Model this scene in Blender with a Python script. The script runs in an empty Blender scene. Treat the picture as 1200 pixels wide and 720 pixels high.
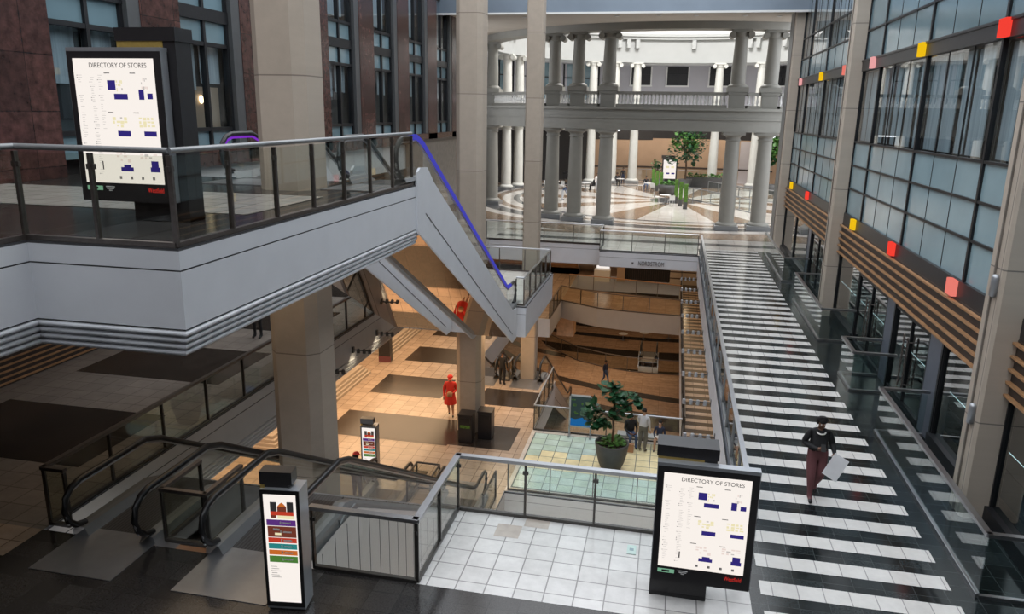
import bpy, bmesh, math, random
from math import sin, cos, pi, radians, sqrt, atan2, tan
from mathutils import Vector, Matrix
random.seed(7)
SC = bpy.context.scene
COL = SC.collection
SU, SL, SLL, SL2 = 5.5, -5.5, -11.0, -16.5      # storey levels; the walkway is at zero

# ------------------------------------------------------------------ materials
def newmat(name):
    m = bpy.data.materials.new(name); m.use_nodes = True
    nt = m.node_tree; nt.nodes.clear()
    out = nt.nodes.new('ShaderNodeOutputMaterial')
    return m, nt, out
def N(nt, t, **kw):
    n = nt.nodes.new(t)
    for k, v in kw.items():
        if hasattr(n, k): setattr(n, k, v)
        else: n.inputs[k].default_value = v
    return n
def L(nt, a, b): nt.links.new(a, b)
def c4(c): return (c[0], c[1], c[2], 1)
def coords(nt, plane='xy'):
    tc = N(nt, 'ShaderNodeTexCoord'); o = tc.outputs['Object']
    if plane == 'xy': return o
    s = N(nt, 'ShaderNodeSeparateXYZ'); L(nt, o, s.inputs[0])
    c = N(nt, 'ShaderNodeCombineXYZ')
    L(nt, s.outputs['Y' if plane == 'yz' else 'X'], c.inputs[0]); L(nt, s.outputs['Z'], c.inputs[1])
    return c.outputs[0]
def mat(name, col, rough=.5, metal=0., var=.08, scale=3., spec=.5, bump=0., col2=None, detail=4, stretch=None):
    m, nt, out = newmat(name)
    b = N(nt, 'ShaderNodeBsdfPrincipled'); b.inputs['Roughness'].default_value = rough
    b.inputs['Metallic'].default_value = metal; b.inputs['Specular IOR Level'].default_value = spec
    L(nt, b.outputs[0], out.inputs[0])
    tc = N(nt, 'ShaderNodeTexCoord')
    v = tc.outputs['Object']
    if stretch:
        mp = N(nt, 'ShaderNodeMapping'); mp.inputs['Scale'].default_value = stretch; L(nt, v, mp.inputs[0]); v = mp.outputs[0]
    no = N(nt, 'ShaderNodeTexNoise'); no.inputs['Scale'].default_value = scale; no.inputs['Detail'].default_value = detail
    L(nt, v, no.inputs['Vector'])
    r = N(nt, 'ShaderNodeValToRGB'); L(nt, no.outputs[0], r.inputs[0])
    c2 = col2 if col2 else [min(1, c*(1+var)) for c in col]
    c1 = col if col2 else [c*(1-var) for c in col]
    r.color_ramp.elements[0].color = c4(c1); r.color_ramp.elements[0].position = .3
    r.color_ramp.elements[1].color = c4(c2); r.color_ramp.elements[1].position = .7
    L(nt, r.outputs[0], b.inputs['Base Color'])
    if bump:
        bp = N(nt, 'ShaderNodeBump'); bp.inputs['Strength'].default_value = bump; L(nt, no.outputs[0], bp.inputs['Height']); L(nt, bp.outputs[0], b.inputs['Normal'])
    return m
def tile(name, ca, cb, grout, w, h, rough=.3, mortar=.008, plane='xy', noise=.25, nscale=2.5, off=(0, 0, 0), spec=.5, bias=0., offset=0.):
    m, nt, out = newmat(name)
    b = N(nt, 'ShaderNodeBsdfPrincipled'); b.inputs['Roughness'].default_value = rough; b.inputs['Specular IOR Level'].default_value = spec
    L(nt, b.outputs[0], out.inputs[0])
    v = coords(nt, plane)
    mp = N(nt, 'ShaderNodeMapping'); mp.inputs['Location'].default_value = off; L(nt, v, mp.inputs[0])
    br = N(nt, 'ShaderNodeTexBrick', offset=offset, squash=1.0)
    br.inputs['Color1'].default_value = c4(ca); br.inputs['Color2'].default_value = c4(cb); br.inputs['Mortar'].default_value = c4(grout)
    br.inputs['Scale'].default_value = 1; br.inputs['Mortar Size'].default_value = mortar; br.inputs['Brick Width'].default_value = w; br.inputs['Row Height'].default_value = h
    br.inputs['Bias'].default_value = bias; br.inputs['Mortar Smooth'].default_value = 0
    L(nt, mp.outputs[0], br.inputs['Vector'])
    no = N(nt, 'ShaderNodeTexNoise'); no.inputs['Scale'].default_value = nscale; no.inputs['Detail'].default_value = 8; no.inputs['Roughness'].default_value = .65
    L(nt, v, no.inputs['Vector'])
    mr = N(nt, 'ShaderNodeMapRange'); mr.inputs['From Min'].default_value = .3; mr.inputs['From Max'].default_value = .7
    mr.inputs['To Min'].default_value = 1-noise; mr.inputs['To Max'].default_value = 1+noise; L(nt, no.outputs[0], mr.inputs[0])
    mx = N(nt, 'ShaderNodeMix', data_type='RGBA', blend_type='MULTIPLY'); mx.inputs[0].default_value = 1
    L(nt, br.outputs['Color'], mx.inputs[6]); L(nt, mr.outputs[0], mx.inputs[7]); L(nt, mx.outputs[2], b.inputs['Base Color'])
    return m
def glass(name, tint=(.85, .93, .92), refl=.9, rough=.0, f0=1.45):
    m, nt, out = newmat(name)
    t = N(nt, 'ShaderNodeBsdfTransparent'); t.inputs[0].default_value = c4(tint)
    g = N(nt, 'ShaderNodeBsdfGlossy'); g.inputs['Roughness'].default_value = rough; g.inputs[0].default_value = (refl, refl, refl, 1)
    lw = N(nt, 'ShaderNodeLayerWeight'); lw.inputs['Blend'].default_value = .5
    pw = N(nt, 'ShaderNodeMath', operation='POWER'); L(nt, lw.outputs['Facing'], pw.inputs[0]); pw.inputs[1].default_value = 4.5
    r0 = ((f0-1)/(f0+1))**2; f = N(nt, 'ShaderNodeMath', operation='MULTIPLY_ADD'); L(nt, pw.outputs[0], f.inputs[0]); f.inputs[1].default_value = 1-r0; f.inputs[2].default_value = r0
    mx = N(nt, 'ShaderNodeMixShader'); L(nt, f.outputs[0], mx.inputs[0]); L(nt, t.outputs[0], mx.inputs[1]); L(nt, g.outputs[0], mx.inputs[2]); L(nt, mx.outputs[0], out.inputs[0])
    return m
def emit(name, col, s):
    m, nt, out = newmat(name)
    e = N(nt, 'ShaderNodeEmission'); e.inputs[0].default_value = c4(col); e.inputs[1].default_value = s; L(nt, e.outputs[0], out.inputs[0])
    return m
M = {}
M['steel'] = mat('brushed steel', (.5, .51, .53), .3, 1., .05, 30)
M['darksteel'] = mat('dark steel', (.10, .095, .09), .35, .8, .1, 20)
M['bronze'] = mat('bronze steel', (.16, .14, .13), .35, .8, .1, 20)
M['black'] = mat('black rubber', (.012, .012, .013), .35, 0, .2, 20)
M['fascia'] = mat('pale grey fascia', (.62, .64, .68), .45, 0, .03, 2)
M['fasciawarm'] = mat('grey painted fascia', (.55, .53, .515), .45, 0, .03, 2)
M['groove'] = mat('dark joint', (.05, .05, .055), .6)
M['ceil'] = mat('ceiling plaster', (.55, .5, .44), .7, 0, .04, 1)
M['stone'] = tile('beige limestone', (.44, .37, .30), (.47, .40, .33), (.22, .18, .15), 5, 2.75, .55, .012, 'xz', .06, 3, off=(2.2, .6, 0))
M['stoney'] = tile('beige limestone facade', (.49, .425, .355), (.51, .445, .375), (.2, .18, .16), 5, 2.75, .55, .012, 'yz', .06, 3, off=(0.2, .9, 0))
M['granite'] = tile('red granite', (.048, .022, .019), (.090, .040, .034), (.03, .015, .013), 1.25, 1.15, .22, .012, 'yz', .65, 4.5)
M['greystone'] = mat('grey brown stone', (.18, .16, .14), .4, 0, .2, 4)
M['granfloor'] = tile('dark granite floor', (.024, .022, .022), (.042, .039, .038), (.02, .02, .02), .45, .45, .16, .006, 'xy', .5, 40)
M['blackfloor'] = tile('black granite floor', (.007, .010, .011), (.020, .027, .029), (.05, .058, .058), .45, .39, .12, .005, 'xy', .7, 30, off=(0, .05, 0), spec=.35)
M['white'] = tile('white marble tile', (.62, .61, .6), (.72, .71, .7), (.28, .27, .27), .45, .42, .2, .01, 'xy', .1, 5, off=(.15, .08, 0))
M['stripe'] = tile('white stripe tile', (.66, .65, .63), (.74, .73, .71), (.34, .33, .33), .38, 40, .15, .008, 'xy', .08, 5)
M['ustripe'] = tile('grey beige upper tile', (.36, .34, .32), (.42, .40, .38), (.2, .19, .18), .52, .52, .2, .01, 'xy', .1, 4)
M['pinktile'] = mat('pinkish marble tile', (.48, .42, .37), .2, 0, .1, 6)
M['tan'] = tile('tan tile floor', (.40, .31, .235), (.50, .39, .30), (.22, .16, .12), .52, .52, .22, .012, 'xy', .15, 3)
M['greytan'] = tile('grey beige tile floor', (.23, .20, .175), (.28, .24, .21), (.12, .10, .085), .52, .52, .28, .012, 'xy', .18, 3)
M['darkinlay'] = tile('dark brown inlay', (.032, .025, .021), (.046, .036, .030), (.02, .017, .015), .52, .52, .22, .008, 'xy', .3, 8)
M['wood'] = mat('warm wood', (.42, .22, .1), .4, 0, .2, 2, stretch=(1, 1, 6))
M['woodfloor'] = tile('warm plank floor', (.36, .235, .155), (.44, .295, .20), (.24, .15, .095), 1.2, .5, .25, .01, 'xy', .2, 3)
M['oak'] = mat('oak slat', (.42, .23, .11), .45, 0, .2, 5)
M['louver'] = mat('dark louvre', (.045, .035, .032), .5, 0, .2, 8)
M['band'] = mat('black spandrel', (.018, .017, .02), .35, 0, .2, 6)
M['mullion'] = mat('dark mullion', (.018, .019, .022), .4, .3, .1, 10)
M['greyframe'] = mat('blue grey metal', (.2, .22, .28), .35, .6, .05, 3)
M['jamb'] = mat('dark grey jamb', (.10, .105, .11), .4, .3, .05, 5)
M['greymetal'] = mat('grey metal', (.28, .29, .3), .4, .5, .05, 3)
M['glass'] = glass('balustrade glass', (.945, .975, .965), .8)
M['glassb'] = glass('bronze glass', (.91, .92, .885), .7)
M['glassr'] = glass('walkway glass', (.84, .91, .91), 1., f0=1.6)
M['fglass'] = glass('facade glass', (.72, .80, .83), 1., f0=1.75)
M['reflpane'] = mat('sheer glass with painted reflections', (.29, .42, .475), .12, 0, .10, .7, spec=.9)  # blue grey of reflections and sheers painted into the pane colour
M['sglass'] = glass('shop glass', (.34, .52, .53), 1., f0=3.6)
M['spandrel'] = mat('teal spandrel glass', (.17, .265, .31), .12, 0, .08, .6, spec=.9)
M['blind'] = mat('pale blind', (.46, .52, .56), .8, 0, .25, 1.2, stretch=(6, 6, .3))
M['blindlight'] = mat('pale sheer', (.30, .38, .42), .7, 0, .15, 1.2)
M['dark'] = mat('dark interior', (.02, .02, .023), .6)
M['mirror'] = mat('polished bronze soffit', (.60, .48, .38), .025, 1., .04, 1.0, bump=.012)
M['white paint'] = mat('white plaster', (.78, .78, .77), .6, 0, .03, 1)
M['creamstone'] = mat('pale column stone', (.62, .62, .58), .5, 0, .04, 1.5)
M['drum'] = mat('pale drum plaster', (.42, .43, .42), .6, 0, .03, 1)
M['frontstone'] = mat('shade darkened column stone', (.27, .265, .24), .55, 0, .05, 1.5)  # colour darkened to hold the backlit shade of the front colonnade
M['lav'] = mat('pale lavender wall', (.5, .49, .53), .6, 0, .03, 1)
M['bluegrey'] = mat('blue grey metal panel', (.21, .26, .32), .3, .3, .05, 1)
M['brownfloor'] = tile('brown marble floor', (.25, .17, .115), (.31, .22, .15), (.16, .11, .08), .9, .9, .14, .01, 'xy', .25, 3)
M['palefloor'] = tile('pale marble floor', (.62, .58, .53), (.70, .66, .61), (.4, .37, .34), .9, .9, .14, .01, 'xy', .12, 3)
M['dgreyfloor'] = tile('dark grey marble', (.07, .07, .075), (.10, .1, .1), (.05, .05, .05), .9, .9, .14, .01, 'xy', .3, 3)
M['tanwall'] = mat('tan wall', (.42, .30, .21), .6, 0, .05, 1)
M['charcoal'] = mat('charcoal panel', (.022, .021, .023), .35, 0, .1, 10)
M['gold'] = mat('brass strip', (.45, .32, .09), .4, .4, .1, 20)
M['silver'] = mat('silver panel', (.42, .44, .47), .35, .6, .04, 6)
M['screen'] = emit('lit directory sheet', (1., .93, .87), .95)
M['navy'] = emit('navy map block', (.035, .025, .20), .9)
M['ink'] = mat('grey ink', (.12, .11, .11), .6)
M['paleink'] = mat('pale ink', (.45, .42, .40), .6)
M['faintink'] = emit('faint print', (.62, .58, .55), .9); M['mapyellow'] = emit('yellow map print', (.93, .84, .52), .9)
M['mappink'] = emit('pink map print', (.9, .76, .70), .9)
M['redlogo'] = emit('red logo', (.85, .05, .04), .6)
M['green'] = emit('green sign', (.35, .75, .5), .5)
M['whitetext'] = mat('white print', (.8, .8, .8), .5)
for k, c in dict(purple=(.13, .04, .25), brown=(.2, .05, .03), red=(.65, .06, .03), teal=(.03, .28, .28), orange=(.72, .18, .03), pgreen=(.09, .25, .05)).items():
    M['p_'+k] = emit('poster '+k, c, .75)
M['led_red'] = emit('red light panel', (1., .06, .04), .9)
M['led_yellow'] = emit('yellow light panel', (1., .6, .01), .85)
M['led_pink'] = emit('pink light panel', (1., .45, .45), .8)
M['led_salmon'] = emit('salmon light panel', (1., .25, .2), .8)
M['led_blue'] = emit('blue light strip', (.10, .10, .75), .55)
M['led_purple'] = emit('purple light strip', (.33, .05, .85), .6)
M['lamp'] = emit('lamp lens', (1., .9, .75), 9)
M['lampwarm'] = emit('warm lamp lens', (1., .75, .45), 5)
M['leaf'] = mat('dark green leaf', (.02, .085, .035), .35, 0, .5, 12)
M['leafl'] = mat('mid green leaf', (.06, .17, .03), .5, 0, .5, 12)
M['hedge'] = mat('moss hedge', (.09, .2, .03), .8, 0, .5, 20, bump=.5)
M['bark'] = mat('brown bark', (.1, .06, .035), .8)
M['pot'] = mat('grey planter', (.075, .075, .075), .6, 0, .1, 5)
M['soil'] = mat('soil', (.03, .02, .015), .9)
M['gb1'] = mat('green block glass', (.50, .66, .58), .15, 0, .12, 3)  # all block colours brightened to carry light coming from below
M['gb2'] = mat('yellow block glass', (.86, .79, .50), .15, 0, .12, 3)
M['gb3'] = mat('aqua block glass', (.54, .70, .66), .15, 0, .12, 3)
M['blockgrid'] = mat('grey grid bar', (.08, .12, .12), .5)
M['stepmetal'] = tile('step treads', (.05, .05, .055), (.06, .06, .065), (.02, .02, .02), .06, 4, .4, .012, 'xy', .1, 5)
M['plate'] = mat('landing plate', (.34, .345, .36), .3, .7, .06, 4)
M['skin'] = mat('brown skin', (.21, .10, .062), .5); M['skinl'] = mat('light skin', (.45, .27, .19), .5)
M['hair'] = mat('black hair', (.010, .008, .008), .85)
M['cl_black'] = mat('black cloth', (.012, .012, .014), .8); M['cl_maroon'] = mat('maroon cloth', (.16, .06, .066), .8)
M['cl_grey'] = mat('pale grey cloth', (.55, .57, .62), .8); M['cl_olive'] = mat('grey trousers', (.13, .13, .12), .8)
M['cl_navy'] = mat('navy cloth', (.02, .028, .06), .8); M['cl_red'] = mat('red cloth', (.62, .03, .02), .7)
M['cl_white'] = mat('white cloth', (.75, .73, .7), .8); M['cl_jean'] = mat('blue denim', (.06, .1, .2), .8); M['cl_bag'] = mat('tan bag', (.4, .22, .12), .7)
M['paper'] = mat('white board sheet', (.84, .85, .88), .5)
M['posterblue'] = emit('blue poster', (.02, .18, .5), .6); M['posterdark'] = mat('dark poster', (.015, .05, .06), .4)
M['chairwhite'] = mat('white chair shell', (.7, .7, .7), .4)

# ------------------------------------------------------------------ mesh builder
class MB:
    def __init__(s): s.v = []; s.f = []; s.m = []; s.mats = []; s.sm = []
    def mi(s, m):
        if isinstance(m, str): m = M[m]
        if m not in s.mats: s.mats.append(m)
        return s.mats.index(m)
    def face(s, pts, m, smooth=False):
        i = len(s.v); s.v += [tuple(p) for p in pts]; s.f.append(tuple(range(i, i+len(pts)))); s.m.append(s.mi(m)); s.sm.append(smooth)
    def grid(s, rows, m, closed=False, smooth=True):
        i0 = len(s.v); n = len(rows[0])
        for r in rows: s.v += [tuple(p) for p in r]
        k = s.mi(m)
        for a in range(len(rows)-1):
            for b in range(n if closed else n-1):
                c = (b+1) % n
                s.f.append((i0+a*n+b, i0+a*n+c, i0+(a+1)*n+c, i0+(a+1)*n+b)); s.m.append(k); s.sm.append(smooth)
    def box(s, x0, x1, y0, y1, z0, z1, m, top=None, bot=None):
        x0, x1 = sorted((x0, x1)); y0, y1 = sorted((y0, y1)); z0, z1 = sorted((z0, z1))
        p = [(x0, y0, z0), (x1, y0, z0), (x1, y1, z0), (x0, y1, z0), (x0, y0, z1), (x1, y0, z1), (x1, y1, z1), (x0, y1, z1)]
        i = len(s.v); s.v += p
        k = s.mi(m); kt = s.mi(top) if top else k; kb = s.mi(bot) if bot else k
        for f, q in (((3, 2, 1, 0), kb), ((4, 5, 6, 7), kt), ((0, 1, 5, 4), k), ((1, 2, 6, 5), k), ((2, 3, 7, 6), k), ((3, 0, 4, 7), k)):
            s.f.append(tuple(i+a for a in f)); s.m.append(q); s.sm.append(False)
        return s
    def obox(s, c, ux, uy, uz, m):   # oriented box: centre and half vectors
        c, ux, uy, uz = map(Vector, (c, ux, uy, uz))
        p = [c+a*ux+b*uy+d*uz for d in (-1, 1) for a, b in ((-1, -1), (1, -1), (1, 1), (-1, 1))]
        i = len(s.v); s.v += [tuple(q) for q in p]; k = s.mi(m)
        for f in ((3, 2, 1, 0), (4, 5, 6, 7), (0, 1, 5, 4), (1, 2, 6, 5), (2, 3, 7, 6), (3, 0, 4, 7)):
            s.f.append(tuple(i+a for a in f)); s.m.append(k); s.sm.append(False)
        return s
    def prism(s, poly, z0, z1, m, top=None, bot=None):
        a = sum(poly[i-1][0]*poly[i][1]-poly[i][0]*poly[i-1][1] for i in range(len(poly)))
        if a < 0: poly = poly[::-1]
        n = len(poly)
        s.face([(x, y, z1) for x, y in poly], top or m); s.face([(x, y, z0) for x, y in poly[::-1]], bot or m)
        for i in range(n):
            (ax, ay), (bx, by) = poly[i], poly[(i+1) % n]
            s.face([(ax, ay, z0), (bx, by, z0), (bx, by, z1), (ax, ay, z1)], m)
        return s
    def tube(s, path, r, m, n=8, closed=False, caps=True):
        P = [Vector(p) for p in path]; rows = []
        for i, p in enumerate(P):
            if closed: t = P[(i+1) % len(P)]-P[i-1]
            else: t = P[min(i+1, len(P)-1)]-P[max(i-1, 0)]
            t.normalize()
            up = Vector((0, 0, 1)) if abs(t.z) < .9 else Vector((1, 0, 0))
            a = t.cross(up).normalized(); b = a.cross(t)
            rr = r[i] if isinstance(r, (list, tuple)) else r
            rows.append([p+rr*(cos(2*pi*k/n)*a+sin(2*pi*k/n)*b) for k in range(n)])
        if closed: rows.append(rows[0])
        s.grid([[tuple(q) for q in r_] for r_ in rows], m, closed=True)
        if caps and not closed:
            s.face(rows[0][::-1], m); s.face(rows[-1], m)
        return s
    def lathe(s, prof, m, c=(0, 0, 0), n=16, smooth=True, caps=True):
        rows = [[(c[0]+r*cos(2*pi*k/n), c[1]+r*sin(2*pi*k/n), c[2]+z) for k in range(n)] for r, z in prof]
        s.grid(rows, m, closed=True, smooth=smooth)
        if caps: s.face(rows[0][::-1], m); s.face(rows[-1], m)
        return s
    def ball(s, c, rx, ry, rz, m, n=10, h=6):
        rows = []
        for i in range(h+1):
            a = -pi/2+pi*i/h
            rows.append([(c[0]+rx*max(.01, cos(a))*cos(2*pi*k/n), c[1]+ry*max(.01, cos(a))*sin(2*pi*k/n), c[2]+rz*sin(a)) for k in range(n)])
        s.grid(rows, m, closed=True); return s
    def build(s, name, parent=None, local=False, kind=None, label=None):
        me = bpy.data.meshes.new(name)
        v = s.v
        if parent is not None and not local:
            o = Vector((0, 0, 0)); p = parent
            while p is not None: o += p.location; p = p.parent
            v = [(a-o.x, b-o.y, c-o.z) for a, b, c in v]
        me.from_pydata(v, [], s.f)
        for m in s.mats: me.materials.append(m)
        me.polygons.foreach_set('material_index', s.m); me.polygons.foreach_set('use_smooth', s.sm)
        me.update()
        ob = bpy.data.objects.new(name, me); COL.objects.link(ob)
        if parent is not None: ob.parent = parent
        if kind: ob['kind'] = kind
        if label: ob['label'] = label
        return ob
def tag(o, label, cat, group=None, kind=None):
    o['label'] = label; o['category'] = cat
    if group: o['group'] = group
    if kind: o['kind'] = kind
    return o
def thing(name, label, cat, loc=(0, 0, 0), rz=0, group=None):
    o = bpy.data.objects.new(name, None); COL.objects.link(o); o.location = loc; o.rotation_euler = (0, 0, rz); o.empty_display_size = .2
    return tag(o, label, cat, group)
def struct(name, label=None):
    o = bpy.data.objects.new(name, None); COL.objects.link(o); o['kind'] = 'structure'
    if label: o['label'] = label
    return o
def dup(root, loc, rz=0, label=None, group=None):
    r = root.copy(); COL.objects.link(r); r.location = loc; r.rotation_euler = (0, 0, rz)
    if label: r['label'] = label
    if group: r['group'] = group
    for ch in list(root.children):
        c = ch.copy(); COL.objects.link(c); c.parent = r
        for g in ch.children:
            d = g.copy(); COL.objects.link(d); d.parent = c
    return r
def text_mesh(txt, size, m, parent, name, mtx, ext=.002, sx=1., label=None):
    cu = bpy.data.curves.new(name, 'FONT'); cu.body = txt; cu.size = size; cu.extrude = ext; cu.align_x = 'CENTER'; cu.align_y = 'CENTER'
    t = bpy.data.objects.new(name+'_src', cu); COL.objects.link(t)
    dg = bpy.context.evaluated_depsgraph_get(); dg.update()
    me = bpy.data.meshes.new_from_object(t.evaluated_get(dg)); bpy.data.objects.remove(t); bpy.data.curves.remove(cu)
    me.transform(mtx @ Matrix.Diagonal((sx, 1, 1, 1)))
    me.materials.clear(); me.materials.append(M[m])
    o = bpy.data.objects.new(name, me); COL.objects.link(o); o.parent = parent
    if label: o['label'] = label
    return o
FACE_FRONT = Matrix.Rotation(pi/2, 4, 'X')       # text standing up, read from -y
ORD = ['first', 'second', 'third', 'fourth', 'fifth', 'sixth', 'seventh', 'eighth', 'ninth', 'tenth', 'eleventh', 'twelfth']
WORLD, DOME, LOWK, EXPO = 3.0, 7500, 1.1, 0.0
# ------------------------------------------------------------------ the setting: slabs
def sweep(prof, path, m, mb, seam='groove'):
    """prof: list of (out, z, material); path: list of (x, y), outside on the right-hand side when walking"""
    P = [Vector((p[0], p[1])) for p in path]; nrm = []
    for i in range(len(P)-1):
        d = (P[i+1]-P[i]).normalized(); nrm.append(Vector((d.y, -d.x)))
    off = []
    for i in range(len(P)):
        if i == 0: o = nrm[0]
        elif i == len(P)-1: o = nrm[-1]
        else:
            o = nrm[i-1]+nrm[i]; o = o/(o.dot(nrm[i]))
        off.append(o)
    for j in range(len(prof)-1):
        a, b = prof[j], prof[j+1]
        for i in range(len(P)-1):
            q = []
            for k, (u, z, _) in ((i, a), (i, b), (i+1, b), (i+1, a)):
                p = P[k]+off[k]*u; q.append((p.x, p.y, z))
            mb.face(q, a[2] or m)
def rib_profile(zt, m, d0=.25, d1=.95, d2=1.33, ribs=4):
    z = zt
    pr = [(0.0, z, 'groove'), (0.0, z-.03, m), (0.0, z-d0, 'groove'), (-.012, z-d0-.004, 'groove'), (-.012, z-d0-.014, 'groove'), (0, z-d0-.018, m), (0, z-d1, 'groove'), (-.03, z-d1-.005, 'groove'), (-.03, z-d1-.02, 'groove')]
    h = (d2-d1-.02)/ribs
    for r in range(ribs):
        zb = z-d1-.02-r*h; u = .0-r*.035
        for k in range(9):
            a = pi*k/8
            pr.append((u-.05+.075*sin(a)-.035*k/8, zb-h*(.5-.5*cos(a)), m))
    pr.append((-.6, z-d2, m))
    return pr
def slab(name, rects, z, th, top, side, bot, kind='structure'):
    mb = MB()
    for (x0, x1, y0, y1) in rects: mb.box(x0, x1, y0, y1, z-th, z, side, top=top, bot=bot)
    return mb
# --- walkway storey floor
mb = MB()
mb.box(-17, 6.2, -6, 9.77, -1.2, 0, 'fascia', top='granfloor', bot='ceil')
mb.box(-3.5, 1.55, 9.77, 12.15, -1.2, 0, 'fascia', top='white', bot='ceil')
mb.box(1.55, 6.2, 9.77, 42, -1.2, 0, 'fascia', top='blackfloor', bot='ceil')
mb.box(-17, -10.15, 9.77, 42, -.6, 0, 'fascia', top='greytan', bot='ceil'); mb.box(-17, -10.45, 9.77, 42, -1.45, -.6, 'fascia', bot='ceil')
mb.box(-10.15, -5.15, 27.1, 33.5, -1.2, 0, 'fascia', top='palefloor', bot='mirror')
mb.box(-26, 26, 42, 96, -1.2, 0, 'fascia', top='palefloor', bot='ceil')
mb.box(-3.55, 1.55, 39.9, 42, -.84, 0, 'fascia', top='palefloor', bot='ceil')
zt = .003
def over(mb, x0, x1, y0, y1, m, z=zt): mb.face([(x0, y0, z), (x1, y0, z), (x1, y1, z), (x0, y1, z)], m)
over(mb, -17, -10.15, 8.95, 9.77, 'tan')
over(mb, 1.6, 4.62, 5.0, 9.77, 'blackfloor', .002); over(mb, 4.62, 6.2, 5.0, 9.77, 'blackfloor', .002)
for k in range(-6, 40):
    y = 11.49+.772*k
    over(mb, 1.72 if k > -1 else 1.72, 4.62, y, y+.37, 'stripe', .005)
over(mb, -2.62, -2.19, 11.38, 11.79, 'pinktile'); over(mb, -2.62+.45, -1.74, 11.38+.42, 12.12, 'pinktile')
# dark brown inlays of the left gallery
for k, y in enumerate((11.9, 16.8, 21.7, 26.6, 31.5, 36.4)):
    over(mb, -15.6, -11.3, y, y+2.75, 'darkinlay')
# rotunda floor: sectors and rings round its centre
RC = (0.3, 65.8)
def ringpatch(mb, r0, r1, a0, a1, m, z, n=8):
    for i in range(n):
        u, v = a0+(a1-a0)*i/n, a0+(a1-a0)*(i+1)/n
        mb.face([(RC[0]+r*cos(a), RC[1]+r*sin(a), z) for r, a in ((r0, u), (r1, u), (r1, v), (r0, v))], m)
for i in range(10):
    a = 2*pi*i/10-pi/2
    ringpatch(mb, 2.2, 13.2, a-.2, a+.2, 'palefloor', .006, 4)
    ringpatch(mb, 2.2, 13.2, a+.2, a+2*pi/10-.2, 'brownfloor', .006, 4)
    for (r0, r1, m) in ((0, 2.2, 'dgreyfloor'), (13.2, 13.7, 'dgreyfloor'), (13.7, 14.6, 'palefloor'), (14.6, 15.3, 'brownfloor'), (15.3, 15.7, 'palefloor'), (15.7, 17.0, 'dgreyfloor'), (17, 18, 'palefloor'), (18.0, 20.4, 'brownfloor')):
        ringpatch(mb, r0, r1, a, a+2*pi/10, m, .006, 5)
over(mb, -10, 6.0, 43.2, 44.0, 'dgreyfloor', .008); over(mb, -10, 6.0, 45.6, 46.4, 'brownfloor', .008)
mb.build('floor', kind='structure')
# fascias as ribbed trims
def trim(name, prof, path, m):
    t = MB(); sweep(prof, path, m, t); return t.build(name, kind='structure')
trim('trim_1', rib_profile(SU, 'fascia'), [(-7.4, -4), (-7.4, 7.5), (-5.4, 7.5), (-5.4, 15.9)], 'fascia')
trim('trim_2', rib_profile(0, 'fasciawarm', .28, 1.0, 1.5), [(-10.1, 9.8), (-10.1, 42)], 'fasciawarm')
flat = lambda z, m, d=1.25: [(0.04, z, 'groove'), (0.04, z-.05, m), (.04, z-.3, 'groove'), (.03, z-.315, m), (.03, z-d, m), (-.1, z-d-.02, m)]
trim('trim_3', flat(0, 'fascia', 1.2), [(-5.5, 27.1), (-5.12, 27.1), (-5.12, 33.5), (-10.1, 33.5)], 'fascia')
trim('trim_4', flat(0, 'fascia', 1.15), [(-10.1, 41.95), (-3.55, 41.95)], 'fascia')
trim('trim_6', flat(0, 'fascia', .82), [(-3.55, 42.0), (-3.55, 39.88), (1.55, 39.88)], 'fascia')
trim('trim_5', flat(0, 'fascia', 1.2), [(1.52, 39.9), (1.52, 12.18), (-3.5, 12.18)], 'fascia')
# --- upper storey
mb = MB()
mb.box(-13.2, -5.43, 7.53, 15.9, SU-.6, SU-.005, 'fascia', top='granfloor', bot='ceil'); mb.box(-13.2, -5.75, 7.85, 15.9, SU-1.3, SU-.6, 'fascia', bot='ceil')
mb.box(-17, -7.43, -6, 7.53, SU-.6, SU-.005, 'fascia', top='granfloor', bot='ceil'); mb.box(-17, -7.75, -6, 7.85, SU-1.3, SU-.6, 'fascia', bot='ceil')
mb.box(-17, -13.2, 7.53, 47, SU-1.3, SU-.005, 'fascia', top='granfloor', bot='ceil')
mb.box(-7.43, 8, -6, .6, SU-1.0, SU-.005, 'fascia', top='granfloor', bot='ceil')
over(mb, -13.1, -6.2, 10.3, 12.9, 'ustripe', SU+.002)
mb.build('floor_upper', kind='structure')
# --- lower storey
mb = MB()
mb.box(-17, -4.95, 20.8, 34.4, SL-1.2, SL, 'fascia', top='tan', bot='ceil')
mb.box(-17, -9.3, 34.4, 62, SL-1.2, SL, 'fascia', top='tan', bot='ceil')
mb.box(-9.3, -7.0, 45.5, 62, SL-1.2, SL, 'fascia', top='tan', bot='ceil')
mb.box(-4.95, 1.0, 23.1, 28.5, SL-1.2, SL, 'fascia', top='palefloor', bot='ceil')
mb.box(1.0, 6.2, -6, 62, SL-1.2, SL, 'fascia', top='darkinlay', bot='ceil')
mb.box(-17, 1.0, -6, 8, SL-1.2, SL, 'fascia', top='tan', bot='ceil')
fc = [(-7.0, 50.6), (-5.6, 49.6), (-4.4, 48.95), (-2.7, 48.6), (-1, 48.45), (1.0, 48.35)]
bc = [(1.0, 52.85), (-0.6, 53.3), (-2.1, 53.6), (-3.7, 54.0), (-5.2, 54.2), (-7.0, 54.5)]
mb.prism(fc+bc, SL-1.25, SL, 'fasciawarm', top='woodfloor', bot='ceil')
mb.box(-17, 6.2, 59.5, 63, SL-1.2, SL, 'fascia', top='woodfloor', bot='ceil')
for k in range(60):
    y = 10+.772*k; over(mb, 1.05, 5, y, y+.37, 'tan', SL+.004)
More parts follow.
